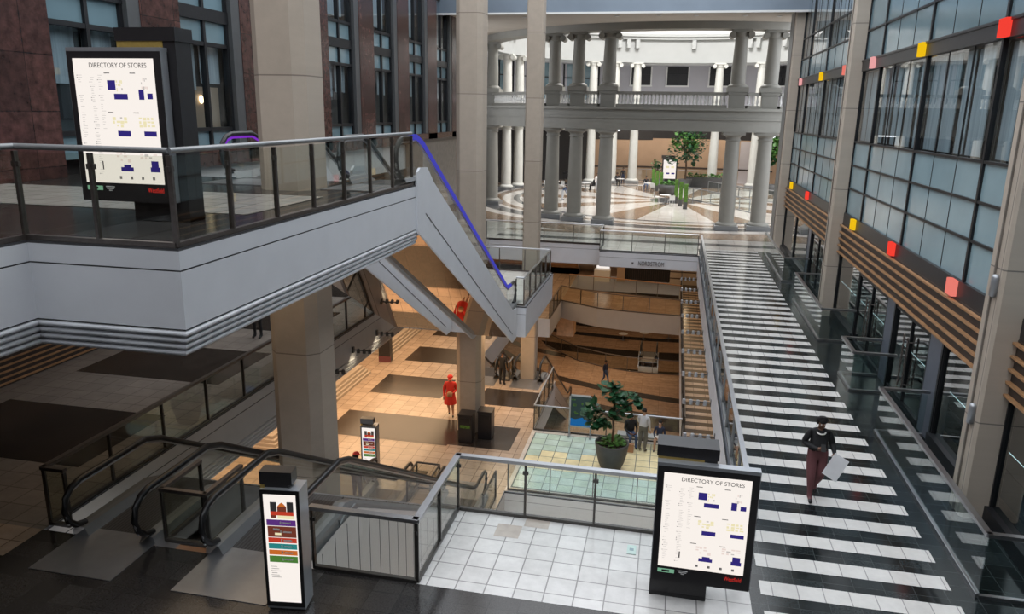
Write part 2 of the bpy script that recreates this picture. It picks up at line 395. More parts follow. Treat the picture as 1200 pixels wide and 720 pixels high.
for k in range(7):
    y = 21.35+k*4.72; over(mb, -13, -9.6 if k > 1 else -7.9, y, y+2.5, 'darkinlay', SL+.004)
over(mb, -13, -5.45, 26.2, 28.4, 'darkinlay', SL+.006)
over(mb, -7.9, -5.2, 30.6, 32.6, 'darkinlay', SL+.006)
# the glass block field
for i in range(11):
    for j in range(9):
        x = -4.75+i*.51; y = 23.45+j*.52
        c = 'gb2' if ((j in (3, 4)) or (i > 6 and j > 2) or (j == 5 and i % 3)) else ('gb1' if (i+j) % 2 else 'gb3')
        over(mb, x, x+.485, y, y+.495, c, SL+.012)
over(mb, -4.8, .87, 23.4, 28.15, 'blockgrid', SL+.006)
mb.build('floor_lower', kind='structure')
trim('trim_9', flat(SL, 'fasciawarm', 1.2), [(-4.97, 20.8), (-4.97, 23.08), (1.0, 23.08)], 'fasciawarm')
# --- second lower storey
mb = MB()
cb = [(6.2, 53.4), (1.85, 53.0), (-.6, 52.85), (-2.4, 52.95), (-4.0, 53.4), (-6.2, 54.5), (-9.1, 57.6), (-13, 65), (-17, 66)]
mb.prism([(-17, 18), (6.2, 18)]+cb, SLL-1.1, SLL, 'fasciawarm', top='woodfloor', bot='ceil')
def curve_band(mb, pts, w, z, m):
    for (a, b) in zip(pts[:-1], pts[1:]):
        mb.face([(a[0], a[1], z), (a[0], a[1]-w, z), (b[0], b[1]-w, z), (b[0], b[1], z)], m)
c1 = [(-16, 60), (-12, 55.5), (-9.7, 52.9), (-7.9, 51.0), (-6, 50.1), (-4.2, 49.4), (-1.5, 48.6), (1.6, 48.0), (6, 47.5)]
curve_band(mb, c1, .9, SLL+.01, 'darkinlay')
curve_band(mb, [(x, y-3.4) for x, y in c1], 2.2, SLL+.01, 'darkinlay')
curve_band(mb, [(x-3, y+6.2) for x, y in c1[2:6]], .9, SLL+.01, 'darkinlay')
mb.build('floor_basement', kind='structure')
mb = MB()
mb.box(-17, 6.2, 50, 98, SL2-1, SL2, 'fasciawarm', top='woodfloor', bot='ceil')
for y0, w in ((60, 1.0), (64.5, 2.2), (69.5, 1.0), (75.5, 2.4), (80.5, 1.2), (86, 3)):
    curve_band(mb, [(x, y0+.012*(x+3)**2) for x in range(-16, 7, 2)], w, SL2+.01, 'darkinlay')
mb.build('floor_bottom', kind='structure')
# --- walls
mb = MB(); mb.box(-17, 8, -6.4, -6, SLL, 17, 'greystone'); mb.build('wall_back_lightblock', kind='structure')  # unseen wall behind the camera, added to block light
mb = MB()
mb.box(-17.4, -17, -6, 62, 0, SU-1.3, 'dark'); mb.box(-17.4, -17, -6, 98, SL2-1, -1.2, 'tanwall')
mb.box(-17, -16.9, 9, 30, 2.7, SU-1.3, 'greystone')
mb.build('wall_gallery', kind='structure')
mb = MB(); mb.box(6.2, 6.6, -6, 98, SL2-1, -.02, 'tanwall'); mb.build('wall_lower_right', kind='structure')
mb = MB()
mb.box(-17, 6.2, 63, 63.3, SL-1.2, -1.2, 'tanwall'); mb.box(-17, 6.2, 98, 98.3, SL2, SL, 'dark'); mb.box(-17, 6.2, 63.3, 98, SL-1.2, SL-1.0, 'ceil')
mb.box(-17, -7.2, 62.8, 63, SL, -1.2, 'wood')
mb.build('wall_lower_far', kind='structure')
# --- left wall: granite piers and bottom stone
mb = MB(); WX = -13.0
win_y = [14.5+4.5*k for k in range(7)]
edges = [(-6, 14.5)]+[(y+2.95, y+4.5) for y in win_y[:-1]]+[(44.45, 47)]
for a, b in edges: mb.box(WX-.8, WX, a, b, SU, 17, 'granite')
mb.box(WX-.8, WX-.55, 14, 45, SU, 17, 'dark')
mb.box(WX-.8, WX+.02, 36.8, 47, 1.6, SU-.1, 'greystone'); mb.box(WX-.75, WX+.06, 36.8, 47, SU-.1, SU+.05, 'darksteel')
mb.box(WX-.8, WX, 15.9, 47, SU-.1, SU+.35, 'granite')
mb.build('wall_left', kind='structure')
def frame_bars(mb, x, y0, y1, z0, z1, ys, zs, w=.09, d=.12, m='mullion', zw=None):
    for y in ys: mb.box(x-d, x+.03, y-w/2, y+w/2, z0, z1, m)
    for z in zs: mb.box(x-d, x+.02, y0, y1, z-(zw or w)/2, z+(zw or w)/2, m)
for k, y in enumerate(win_y):
    w = struct('window_%d' % (k+1), '%s tall dark framed window of the red granite wall counted from the camera' % ORD[k])
    x = WX-.18
    f = MB(); frame_bars(f, x, y, y+2.95, SU+.35, 17, (y+.06, y+1.3, y+2.45), (6.42, 8.76, 10.35, 12.9, 15.3), .11, .14)
    f.box(x-.1, x+.05, y, y+2.95, 9.38, 9.72, 'mullion'); f.box(x-.1, x+.16, y+2.5, y+2.95, SU+.35, 17, 'jamb')
    f.build('frame', w)
    g = MB(); g.face([(x-.05, y, 6.42), (x-.05, y+2.5, 6.42), (x-.05, y+2.5, 8.76), (x-.05, y, 8.76)], 'fglass')
    g.face([(x-.05, y, 10.35), (x-.05, y+2.5, 10.35), (x-.05, y+2.5, 15.3), (x-.05, y, 15.3)], 'fglass'); g.build('pane', w)
    g = MB(); g.box(x-.08, x-.05, y, y+2.5, SU+.35, 6.42, 'spandrel'); g.box(x-.08, x-.05, y, y+2.5, 8.76, 9.38, 'spandrel'); g.box(x-.08, x-.05, y, y+2.5, 9.72, 10.35, 'spandrel'); g.build('spandrel_panel', w)
    b = MB(); b.box(x-.32, x-.3, y+.1, y+1.2, 7.5, 8.76, 'blind'); b.box(x-.32, x-.3, y+1.45, y+2.4, 7.7, 8.76, 'blind')
    b.box(x-.32, x-.3, y+.2, y+2.3, 10.6, 15, 'blind'); b.build('blind', w)
# lit niche seen inside the second window
mb = MB(); mb.box(WX-.52, WX-.5, 19.6, 21.3, 6.45, 7.6, 'tanwall'); mb.ball((WX-.45, 20.35, 7.25), .06, .07, .12, 'lampwarm'); tag(mb.build('window_display'), 'warm lit display behind the second granite wall window', 'display')
# --- gallery louvre on the left, walkway storey
t = thing('slatted_wall_base', 'low wooden slatted wall base along the dim left gallery', 'wall panel', (-16.4, 14, 0))
b = MB(); b.box(-17, -16.45, 9.5, 26, 0, 1.35, 'louver'); b.build('backing', t)
for k in range(8):
    s = MB(); s.box(-16.46, -16.4, 9.5, 26, .06+k*.15, .10+k*.15, 'oak'); s.build('slat', t)

# ------------------------------------------------------------------ right facade
FX = 6.0
wn = [20]
def fac_window(y0, y1, z0, z1, zs, sub, panes, label, depth=.10, blind=None):
    w = struct('window_%d' % wn[0], label); wn[0] += 1
    f = MB(); x = FX
    n = len(sub)
    f.box(x-.02, x+.12, y0, y0+.05, z0, z1, 'mullion'); f.box(x-.02, x+.12, y1-.05, y1, z0, z1, 'mullion')
    for z in zs: f.box(x-.015, x+.1, y0, y1, z-.028, z+.028, 'mullion')
    for y in sub: f.box(x+.02, x+.06, y-.011, y+.011, z0, z1, 'mullion')
    f.build('frame', w)
    for (a, b, m, nm) in panes:
        g = MB(); g.face([(x+.03, y0, a), (x+.03, y0, b), (x+.03, y1, b), (x+.03, y1, a)], m); g.build(nm, w)
    if blind:
        for (a, b, ws) in blind:
            bm_ = MB()
            yy = y0+.1
            rs = random.Random(int(y0*7+a*3))
            while yy < y1-.15:
                ww = min(rs.uniform(.35, .9), y1-.1-yy)
                bm_.box(x+.16, x+.18, yy, yy+ww, a, b, 'blind'); yy += ww+rs.uniform(.12, .35)
            bm_.build('blind', w)
    return w
bays = [(-.2+14.5*0-9+.0, 0)]
mods = [('nearest bay right of the near column', [7.3, 12.0, 14.05]), ('middle bay between two beige columns', [14.6, 17.0, 21.7, 26.4, 28.7]), ('far bay before the rotunda', [29.3, 31.15, 35.85, 40.55, 43.2])]
for bn, ys in mods:
    for i, (a, b) in enumerate(zip(ys[:-1], ys[1:])):
        n = max(1, round((b-a)/1.57)); sub = [a+(b-a)*k/n for k in range(1, n)]
        o = ORD[i]
        fac_window(a, b, 3.8, 8.56, (4.66, 5.45, 6.24), sub, [(3.8, 6.24, 'reflpane', 'lower_pane'), (6.24, 8.56, 'fglass', 'upper_pane')],
                   '%s window from the camera above the slatted band, %s' % (o, bn), blind=[(6.3, 8.5, 1), ])
        zs = 9.85 if 'far' in bn else 10.85
        fac_window(a, b, 8.92, 16.5, (9.85, 10.85, 13.2, 14.2), sub, [(8.92, zs, 'spandrel', 'spandrel_panel'), (zs, 16.5, 'fglass', 'upper_pane')],
                   '%s top window above the black band, %s' % (o, bn), blind=[(zs+.05, 16, 1)])
# interior behind the facade
mb = MB(); mb.box(FX+1.6, FX+1.7, -6, 46, 0, 17, 'dark'); mb.box(FX+.1, FX+1.6, -6, 46, 8.5, 8.6, 'dark'); mb.box(FX+.1, FX+1.6, -6, 46, 3.5, 3.6, 'dark'); mb.box(FX+.1, FX+1.6, -6, 46, -.1, -.02, 'dgreyfloor'); mb.build('wall_right', kind='structure')
mb = MB(); mb.box(FX-.06, FX+.2, -6, 43.3, 8.56, 8.92, 'band'); mb.box(FX-.09, FX, -6, 43.3, 8.86, 8.92, 'band'); mb.build('trim_7', kind='structure')
mb = MB(); mb.box(FX-.05, FX+.2, -6, 43.3, 3.42, 3.8, 'band'); mb.build('trim_8', kind='structure')
for i, (a, b) in enumerate(((-.2, 14.05), (14.6, 28.7), (29.3, 43.2))):
    t = thing('slatted_band', ['near end of the brown slatted band, right of the nearest beige column', 'middle length of the brown slatted band between two beige columns', 'far length of the brown slatted band towards the rotunda'][i], 'wall panel', (FX, a, 2.4), group='brown slatted band over the shopfronts')
    q = MB(); q.box(FX-.06, FX+.2, a, b, 2.36, 3.42, 'louver'); q.build('backing', t)
    for k in range(5):
        q = MB(); q.box(FX-.14, FX-.06, a, b, 2.40+k*.235, 2.44+k*.235, 'oak'); q.build('slat', t)
# light squares on the facade
leds = [(16.75, 8.74, 'led_red', 'red', 'upper black band'), (21.9, 8.74, 'led_yellow', 'yellow', 'upper black band'), (27.0, 8.74, 'led_pink', 'pink', 'upper black band'), (31.3, 8.74, 'led_salmon', 'red', 'upper black band'), (36.2, 8.74, 'led_yellow', 'yellow', 'upper black band'), (42.0, 8.74, 'led_pink', 'pink', 'upper black band'),
        (17.3, 3.62, 'led_salmon', 'salmon', 'band over the slats'), (22.1, 3.62, 'led_red', 'red', 'band over the slats'), (26.9, 3.62, 'led_yellow', 'yellow', 'band over the slats'), (36.4, 3.62, 'led_red', 'red', 'band over the slats'), (41.4, 3.62, 'led_yellow', 'yellow', 'band over the slats')]
for i, (y, z, m, cn, where) in enumerate(leds):
    q = MB(); q.box(FX-.16, FX-.05, y-.19, y+.19, z-.17, z+.17, m)
    d = 'nearest' if y < 18 else ('second from the camera' if y < 23 else ('third from the camera' if y < 28 else ('far' if y < 36.3 else 'farther' if y < 41 else 'farthest')))
    tag(q.build('light_square'), 'glowing %s square on the %s, %s along the facade' % (cn, where, d), 'light panel', 'coloured light squares on the facade')
# shopfronts and doors
shops = [(7.3, 12.0, 0), (12.0, 14.05, 0), (14.6, 17.4, 0), (17.4, 18.3, 2), (18.3, 21.2, 1), (21.2, 22.0, 2), (22.0, 25.4, 1), (25.4, 28.7, 0), (29.3, 31.0, 2), (31.0, 34.6, 1), (34.6, 35.4, 2), (35.4, 39.2, 0), (39.2, 43.2, 0)]
dn = 1
for i, (a, b, k) in enumerate(shops):
    if k == 2:
        q = MB(); q.box(FX-.02, FX+.25, a, b, 0, 2.36, 'greyframe'); q.box(FX-.05, FX+.1, a-.06, a+.04, 0, 2.36, 'mullion'); q.build('trim_%d' % (10+i), kind='structure'); continue
    if k == 0:
        w = struct('window_%d' % wn[0], 'dark shopfront window under the slatted band, number %d from the camera' % (i+1)); wn[0] += 1
        f = MB(); f.box(FX-.1, FX+.15, a, b, 0, .28, 'mullion'); 
        for y in (a+.05, b-.05): f.box(FX-.03, FX+.1, y-.05, y+.05, .28, 2.36, 'mullion')
        f.build('frame', w); g = MB(); g.face([(FX+.02, a, .28), (FX+.02, a, 2.36), (FX+.02, b, 2.36), (FX+.02, b, .28)], 'sglass'); g.build('pane', w)
    else:
        w = struct('door_%d' % dn, '%s glass shop door from the camera on the right facade' % ORD[dn-1]); dn += 1
        f = MB(); mid = (a+b)/2
        for y in (a+.04, mid, b-.04): f.box(FX-.02, FX+.06, y-.03, y+.03, 0, 2.36, 'mullion')
        f.box(FX-.02, FX+.06, a, b, 0, .12, 'mullion'); f.box(FX-.02, FX+.06, a, b, 2.22, 2.36, 'mullion'); f.build('frame', w)
        for (u, v) in ((a, mid), (mid, b)):
            g = MB(); g.face([(FX+.02, u, .1), (FX+.02, u, 2.3), (FX+.02, v, 2.3), (FX+.02, v, .1)], 'sglass'); leaf = g.build('door_panel', w)
        for s in (-.16, .16):
            h = MB()
            for q in range(12):
                cz = .55+q*.11
                h.tube([(FX-.10, mid+s+.045*cos(2*pi*t/10)*(1 if q % 2 else .5), cz+.07*sin(2*pi*t/10)) for t in range(10)], .014, 'bronze', 6, closed=True)
            h.tube([(FX-.10, mid+s, .6), (FX+.02, mid+s, .6)], .015, 'bronze', 6); h.tube([(FX-.10, mid+s, 1.7), (FX+.02, mid+s, 1.7)], .015, 'bronze', 6)
            h.build('handle', leaf)
# facade columns
def stone_column(x, y, z0, z1, w, ch, m, label, name='stone_column', dcol=None):
    t = thing(name, label, 'column', (x, y, z0))
    h = w/2; p = [(h, -h+ch), (h, h-ch), (h-ch, h), (-h+ch, h), (-h, h-ch), (-h, -h+ch), (-h+ch, -h), (h-ch, -h)]
    b = MB(); b.prism([(x+a, y+c) for a, c in p], z0, z1, m); s = b.build('shaft', t)
    return t
for y, lab in ((14.3, 'nearest square beige stone column standing on the right glass facade'), (29.0, 'middle square beige stone column on the right glass facade'), (43.5, 'farthest square beige stone column on the right glass facade, beside the rotunda')):
    t = stone_column(FX-.16, y, 0, 17, .62, .05, 'stoney', lab)
    b = MB(); b.box(FX-.5, FX-.465, y-.02, y+.02, 0, 17, 'greystone'); b.build('joint_groove', t)
    if y < 20:
        for zz in (1.95, 4.3):
            l = MB(); l.lathe([(.02, -.2), (.07, -.17), (.07, .15), (.05, .19), (.02, .2)], 'silver', (FX-.50, y-.12, zz), 10); l.build('wall_lamp', t)
mb = MB(); mb.box(FX-.4, FX+1.5, 44.1, 45.6, 0, 17, 'greymetal'); mb.build('trim_30', kind='structure')
# interior columns
t1 = stone_column(-7.45, 14.2, SL, 17, 1.08, .2, 'stone', 'broad chamfered beige column rising through the white bridge, between the foreground escalators')
stone_column(-7.45, 28.0, SL, 17, 1.0, .18, 'stone', 'slim beige column right of the escalators, rising through the landing')
stone_column(-6.3, 34.6, SL, 17, .72, .05, 'stone', 'narrow beige column behind the landing balustrade, left of the rotunda arches')
# ------------------------------------------------------------------ rotunda
RR = 16.0
def ring(mb, r0, r1, z0, z1, m, a0=0, a1=2*pi, n=96, top=None, bot=None):
    k = int(n*(a1-a0)/(2*pi)+.5)
    P = lambda r, a, z: (RC[0]+r*cos(a), RC[1]+r*sin(a), z)
    A = [a0+(a1-a0)*i/k for i in range(k+1)]
    for r in (r0, r1): mb.grid([[P(r, a, z) for a in A] for z in (z0, z1)], m)
    mb.grid([[P(r, a, z1) for a in A] for r in (r0, r1)], top or m, smooth=False); mb.grid([[P(r, a, z0) for a in A] for r in (r0, r1)], bot or m, smooth=False)
mb = MB()
ring(mb, 15.35, 16.65, 6.05, 6.75, 'frontstone'); ring(mb, 15.25, 16.75, 6.75, 6.85, 'frontstone'); ring(mb, 15.3, 16.7, 6.85, 7.3, 'frontstone'); ring(mb, 15.1, 16.95, 7.3, 7.46, 'frontstone')
mb.build('trim_40', kind='structure')
mb = MB(); ring(mb, 15.5, 21, 6.9, 7.25, 'white paint', 0, pi); ring(mb, 16.7, 21, 12.05, 12.3, 'white paint', -.1, pi+.1); mb.build('ceiling_gallery', kind='structure')
# arc beam over the upper columns and the soffit with its blue grey bulkhead
mb = MB(); ring(mb, 15.35, 16.65, 12.02, 12.45, 'frontstone', pi, 2*pi); mb.build('trim_41', kind='structure')
mb = MB()
xs = [-26+i for i in range(33)]+[6.3]
for a, b in zip(xs[:-1], xs[1:]):
    f = lambda x: RC[1]-sqrt(max(0, 16.5**2-(x-RC[0])**2)) if abs(x-RC[0]) < 16.5 else RC[1]
    mb.face([(a, 43, 12.25), (a, f(a), 12.45), (b, f(b), 12.45), (b, 43, 12.25)], 'ceil')
mb.build('ceiling_soffit', kind='structure')
mb = MB(); mb.box(-13.8, 6.3, 42.7, 43, 12.2, 17.5, 'bluegrey'); mb.box(-13.8, 6.3, 42.66, 42.72, 12.12, 12.22, 'white paint'); mb.build('wall_bulkhead', kind='structure')
for i, (x, y) in enumerate(((-11.5, 46.3), (-9, 45.4), (-3.7, 45.2), (-1.4, 45.2), (0.6, 45.4), (3.2, 45.6), (5.0, 46.1))):
    zc = 12.25+.2*(y-43)/(RC[1]-sqrt(16.5**2-(x-RC[0])**2)-43)
    q = MB(); q.lathe([(.06, -.03), (.13, -.03), (.14, 0), (.06, .02)], 'white paint', (x, y, zc-.01), 12); q.lathe([(.001, -.012), (.1, -.012)], 'lamp', (x, y, zc-.025), 12, caps=False)
    tag(q.build('downlight'), 'small round lit downlight in the arched soffit above the front columns, %s from the left' % ORD[i], 'downlight', 'downlights in the soffit')
# drum with cornices and modillions, dome above
mb = MB()
ring(mb, 15.6, 16.6, 12.0, 12.35, 'drum', -.2, pi+.2); ring(mb, 15.75, 16.6, 12.35, 14.2, 'drum', -.2, pi+.2)
ring(mb, 15.4, 16.6, 14.2, 14.45, 'drum', -.2, pi+.2); ring(mb, 15.2, 16.6, 14.45, 14.7, 'drum', -.2, pi+.2)
mb.build('trim_42', kind='structure')
for i, a in enumerate([.25, .31, .95, 1.0, 1.12, 1.17, 1.52, 1.88, 1.94, 2.0, 2.45, 2.5, 2.56, 2.62, 2.85, 2.9]):
    q = MB(); p = Vector((RC[0]+15.55*cos(a), RC[1]+15.55*sin(a), 13.75)); u = Vector((cos(a), sin(a), 0)); v = Vector((-sin(a), cos(a), 0))
    q.obox(p, u*.22, v*.2, Vector((0, 0, .42)), 'drum'); q.obox(p-u*.1+Vector((0, 0, -.25)), u*.2, v*.16, Vector((0, 0, .14)), 'drum')
    tag(q.build('drum_bracket'), 'white scrolled bracket under the dome cornice, %s of the row from the right' % (['first', 'second', 'third', 'fourth', 'fifth', 'sixth', 'seventh', 'eighth', 'ninth', 'tenth', 'eleventh', 'twelfth', 'thirteenth', 'fourteenth', 'fifteenth', 'sixteenth'][i]), 'bracket', 'brackets under the dome cornice')
mb = MB()
prof = [(15.9, 14.7), (15.7, 15.6), (15.0, 17.5), (13.5, 19.8), (11, 22), (7.5, 23.8), (5, 24.4)]
mb.grid([[(RC[0]+r*cos(2*pi*k/48), RC[1]+r*sin(2*pi*k/48), z) for k in range(48)] for r, z in prof], 'white paint', closed=True)
mb.build('ceiling_dome', kind='structure')
# walls behind the ring
def arcwall(r, a0, a1, z0, z1, m, mb, n=24): mb.grid([[(RC[0]+r*cos(a0+(a1-a0)*i/n), RC[1]+r*sin(a0+(a1-a0)*i/n), z) for i in range(n+1)] for z in (z0, z1)], m)
mb = MB(); R2 = 20.6
A0, A1, A2, A3 = radians(-30), radians(62), radians(118), radians(215)
arcwall(R2, A0, A3, 7.25, 12.2, 'lav', mb, 60)
arcwall(R2, A1, A2, 0, 4.5, 'tanwall', mb); arcwall(R2, A2, A3, 0, 4.3, 'dark', mb); arcwall(R2, A0, A1, 0, 4.6, 'tanwall', mb)
arcwall(R2, A0, A1, 4.6, 7, 'lav', mb); arcwall(R2, A2, A3, 5.2, 7, 'greymetal', mb); arcwall(R2-.03, A2-.35, A3, 4.3, 5.2, 'dark', mb)
arcwall(R2-.02, radians(68), radians(108), 4.5, 5.75, 'charcoal', mb); arcwall(R2, A1, A2, 5.75, 7, 'lav', mb)
arcwall(R2-.06, A1, A2, 1.35, 1.5, 'louver', mb); arcwall(R2-.04, radians(63), radians(72), 0, 4.4, 'lav', mb)
mb.build('wall_rotunda', kind='structure')
k = 31
for deg, wd in ((102.6, 2.2), (91.8, 2.3), (79.5, 2.3), (62, 2.2), (121, 4), (135, 4), (150, 4), (165, 4)):
    a = radians(deg); u = Vector((cos(a), sin(a), 0)); v = Vector((-sin(a), cos(a), 0)); p = Vector((RC[0], RC[1], 0))+u*(R2-.12)
    w = struct('window_%d' % (k+30), 'upper rotunda window beyond the columns, %s from the right' % ORD[[62, 79.5, 91.8, 102.6, 121, 135, 150, 165].index(deg)]); k += 1
    big = wd > 3; z0, z1 = (8.3, 11.95) if big else (9.95, 11.95)
    f = MB(); cz = Vector((0, 0, (z0+z1)/2)); hh = (z1-z0)/2
    for s in (-1, 1): f.obox(p+cz+v*s*wd/2, u*.08, v*.07, Vector((0, 0, hh)), 'white paint' if not big else 'mullion')
    f.obox(p+cz, u*.05, v*.05, Vector((0, 0, hh)), 'mullion'); f.obox(p+Vector((0, 0, z0)), u*.1, v*(wd/2+.12), Vector((0, 0, .08)), 'white paint')
    f.obox(p+Vector((0, 0, z0+.62*(z1-z0))), u*.05, v*wd/2, Vector((0, 0, .05)), 'mullion'); f.build('frame', w)
    g = MB(); q0 = p-v*wd/2+u*.05; q1 = p+v*wd/2+u*.05; g.face([(q0.x, q0.y, z0), (q1.x, q1.y, z0), (q1.x, q1.y, z1), (q0.x, q0.y, z1)], 'spandrel' if big else 'dark'); g.build('pane', w)
# columns
def round_column(p, z0, z1, r, m, label, ionic):
    t = thing('round_column', label, 'column', (p[0], p[1], z0), 0)
    b = MB(); b.box(p[0]-r*1.5, p[0]+r*1.5, p[1]-r*1.5, p[1]+r*1.5, z0, z0+.28, 'greymetal' if not ionic else m); b.lathe([(r*1.42, .28), (r*1.45, .36), (r*1.2, .44), (r*1.05, .5)], m, (p[0], p[1], z0), 20); b.build('base', t)
    s = MB(); s.lathe([(r, .46), (r, (z1-z0)*.4), (r*.86, z1-z0-.4)], m, (p[0], p[1], z0), 24); s.build('shaft', t)
    c = MB()
    if ionic:
        c.lathe([(r*.86, -.45), (r*.98, -.42), (r*.98, -.36), (r*1.1, -.22), (r*1.1, -.15)], m, (p[0], p[1], z1), 20); c.box(p[0]-r*1.35, p[0]+r*1.35, p[1]-r*1.25, p[1]+r*1.25, z1-.15, z1, m)
        for sx in (-1, 1):
            c.tube([(p[0]+sx*r*1.28, p[1]-r*1.25, z1-.3), (p[0]+sx*r*1.28, p[1]+r*1.25, z1-.3)], .19, m, 12)
    else:
        c.lathe([(r*.86, -.55), (r*.98, -.52), (r*.98, -.46), (r*.88, -.42), (r*.9, -.3), (r*1.25, -.18)], m, (p[0], p[1], z1), 20); c.box(p[0]-r*1.4, p[0]+r*1.4, p[1]-r*1.4, p[1]+r*1.4, z1-.18, z1, m)
    c.build('capital', t); return t
def onring(x, front): 
    d = sqrt(RR**2-(x-RC[0])**2); return (x, RC[1]-d if front else RC[1]+d)
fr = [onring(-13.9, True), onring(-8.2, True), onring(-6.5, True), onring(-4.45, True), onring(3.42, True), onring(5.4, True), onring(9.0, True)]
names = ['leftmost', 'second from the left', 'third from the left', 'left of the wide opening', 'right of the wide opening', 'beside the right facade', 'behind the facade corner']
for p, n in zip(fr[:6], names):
    round_column(p, 0, 6.05, .48, 'frontstone', 'shaded grey round column of the front lower colonnade, %s' % n, False)
    round_column(p, 8.42, 12.02, .42, 'frontstone', 'shaded grey round column with scroll capital on the front balcony, %s' % n, True)
rear = [(-15.7, 'a'), (-14.9, 'a'), (-14.05, 'a')]
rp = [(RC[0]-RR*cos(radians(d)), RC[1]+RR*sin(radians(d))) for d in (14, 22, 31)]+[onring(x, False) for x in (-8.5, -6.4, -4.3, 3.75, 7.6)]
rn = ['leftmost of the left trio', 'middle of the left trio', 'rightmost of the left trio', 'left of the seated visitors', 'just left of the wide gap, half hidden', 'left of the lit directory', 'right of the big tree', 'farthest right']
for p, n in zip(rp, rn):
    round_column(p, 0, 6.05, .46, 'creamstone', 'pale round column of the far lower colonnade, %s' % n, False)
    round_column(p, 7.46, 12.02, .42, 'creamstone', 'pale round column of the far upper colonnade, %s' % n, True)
# pedestals and balustrade of the front balcony
for p, n in zip(fr[:6], names):
    b = MB(); b.box(p[0]-.46, p[0]+.46, p[1]-.46, p[1]+.46, 7.465, 8.26, 'frontstone'); b.box(p[0]-.56, p[0]+.56, p[1]-.56, p[1]+.56, 8.26, 8.41, 'frontstone')
    tag(b.build('balcony_pedestal'), 'shaded grey stone pedestal on the front balcony, %s' % n, 'pedestal', 'balcony pedestals')
balu = None
def balustrade(pa, pb, label, nmax=60):
    global balu
    a0 = atan2(pa[1]-RC[1], pa[0]-RC[0]); a1 = atan2(pb[1]-RC[1], pb[0]-RC[0])
    da = .62/RR; a0 += da; a1 -= da
    t = thing('stone_balustrade', label, 'balustrade', (RC[0]+RR*cos((a0+a1)/2), RC[1]+RR*sin((a0+a1)/2), 7.46))
    q = MB(); ring(q, 15.75, 16.25, 8.22, 8.40, 'frontstone', a0, a1, 200); q.build('top_rail', t)
    q = MB(); ring(q, 15.75, 16.25, 7.46, 7.64, 'frontstone', a0, a1, 200); q.build('plinth', t)
    n = max(2, int(RR*(a1-a0)/.23))
    for i in range(n):
        a = a0+(a1-a0)*(i+.5)/n; P = (RC[0]+RR*cos(a), RC[1]+RR*sin(a))
        if balu is None:
            q = MB(); q.lathe([(.075, 0), (.05, .06), (.085, .17), (.075, .27), (.04, .42), (.045, .5), (.07, .58)], 'white paint', (0, 0, 0), 8)
            b = q.build('baluster', t, local=True); balu = b.data
        else:
            b = bpy.data.objects.new('baluster', balu); COL.objects.link(b); b.parent = t
        b.location = Vector((P[0], P[1], 7.64))-t.location
for i in range(5):
    balustrade(fr[i], fr[i+1], 'stone balustrade on the front balcony, %s' % ['between leftmost and second columns', 'short piece between the second and third columns', 'short piece between the third and fourth columns', 'long span over the wide opening', 'short piece between the two right columns'][i])
balustrade(fr[5], fr[6], 'shaded grey stone balustrade piece at the right end of the front balcony beside the facade')

# ------------------------------------------------------------------ balustrades of glass and steel
def railing(label, pts, z, h=1.07, sp=1.5, post='bronze', rail='steel', gm='glass', rr=.035, flat=False, group=None, name='glass_railing', posts=True, gap=.02, clamps=False, skip=(), panels=True, endposts=True):
    t = thing(name, label, 'railing', (pts[0][0], pts[0][1], z), 0, group)
    q = MB()
    for a, b in zip(pts[:-1], pts[1:]):
        A, B = Vector((*a, z+h)), Vector((*b, z+h))
        if flat:
            d = (B-A).normalized(); n = Vector((-d.y, d.x, 0)); q.obox((A+B)/2, (B-A)/2+d*rr, n*rr*1.6, Vector((0, 0, .03)), rail)
        else: q.tube([A, B], rr, rail, 10)
    q.build('handrail', t)
    q = MB()
    for a, b in zip(pts[:-1], pts[1:]):
        A, B = Vector((*a, z+.03)), Vector((*b, z+.03)); d = (B-A).normalized(); n = Vector((-d.y, d.x, 0)); q.obox((A+B)/2, (B-A)/2, n*.035, Vector((0, 0, .03)), post)
    q.build('base_channel', t)
    for i, (a, b) in enumerate(zip(pts[:-1], pts[1:])):
        A, B = Vector((*a, z)), Vector((*b, z)); ln = (B-A).length; n = max(1, round(ln/sp)); d = (B-A).normalized(); nn = Vector((-d.y, d.x, 0))
        for k in range(n):
            p, r = A+d*(ln*k/n+gap), A+d*(ln*(k+1)/n-gap)
            g = MB(); c = (p+r)/2+Vector((0, 0, .08+(h-.14)/2))
            g.obox(c, (r-p)/2, nn*.006, Vector((0, 0, (h-.14)/2)), gm); g.build('glass_panel', t)
        if posts:
            for k in range(n+1):
                if k == n and (i < len(pts)-2 or not endposts): continue
                if k == 0 and i == 0 and not endposts: continue
                p = A+d*(ln*k/n); q = MB(); q.obox(p+Vector((0, 0, h/2-.02)), d*.018, nn*.032, Vector((0, 0, h/2-.03)), post)
                if clamps: q.obox(p+Vector((0, 0, h-.2)), d*.05, nn*.02, Vector((0, 0, .03)), post)
                q.build('post', t)
    return t
railing('steel and glass railing around the foreground escalator opening, right of the lit kiosk', [(-5.15, 9.8), (-3.45, 9.8), (-3.45, 12.1), (1.5, 12.1)], 0, sp=1.35, post='darksteel', flat=True, rr=.035, clamps=True)
railing('long steel railing along the left edge of the striped walkway', [(1.58, 12.2), (1.58, 39.85)], 0, sp=1.6, flat=True, rr=.03, post='greymetal')
railing('dark glass railing along the edge of the dim left gallery', [(-9.75, 9.95), (-10.15, 9.95), (-10.15, 27.0)], 0, sp=1.5, gm='glassb', rail='bronze', post='darksteel', flat=True, rr=.03)
railing('glass railing around the escalator landing in the middle', [(-9.9, 33.4), (-5.2, 33.4), (-5.2, 27.2), (-5.5, 27.2)], 0, sp=1.3, post='bronze')
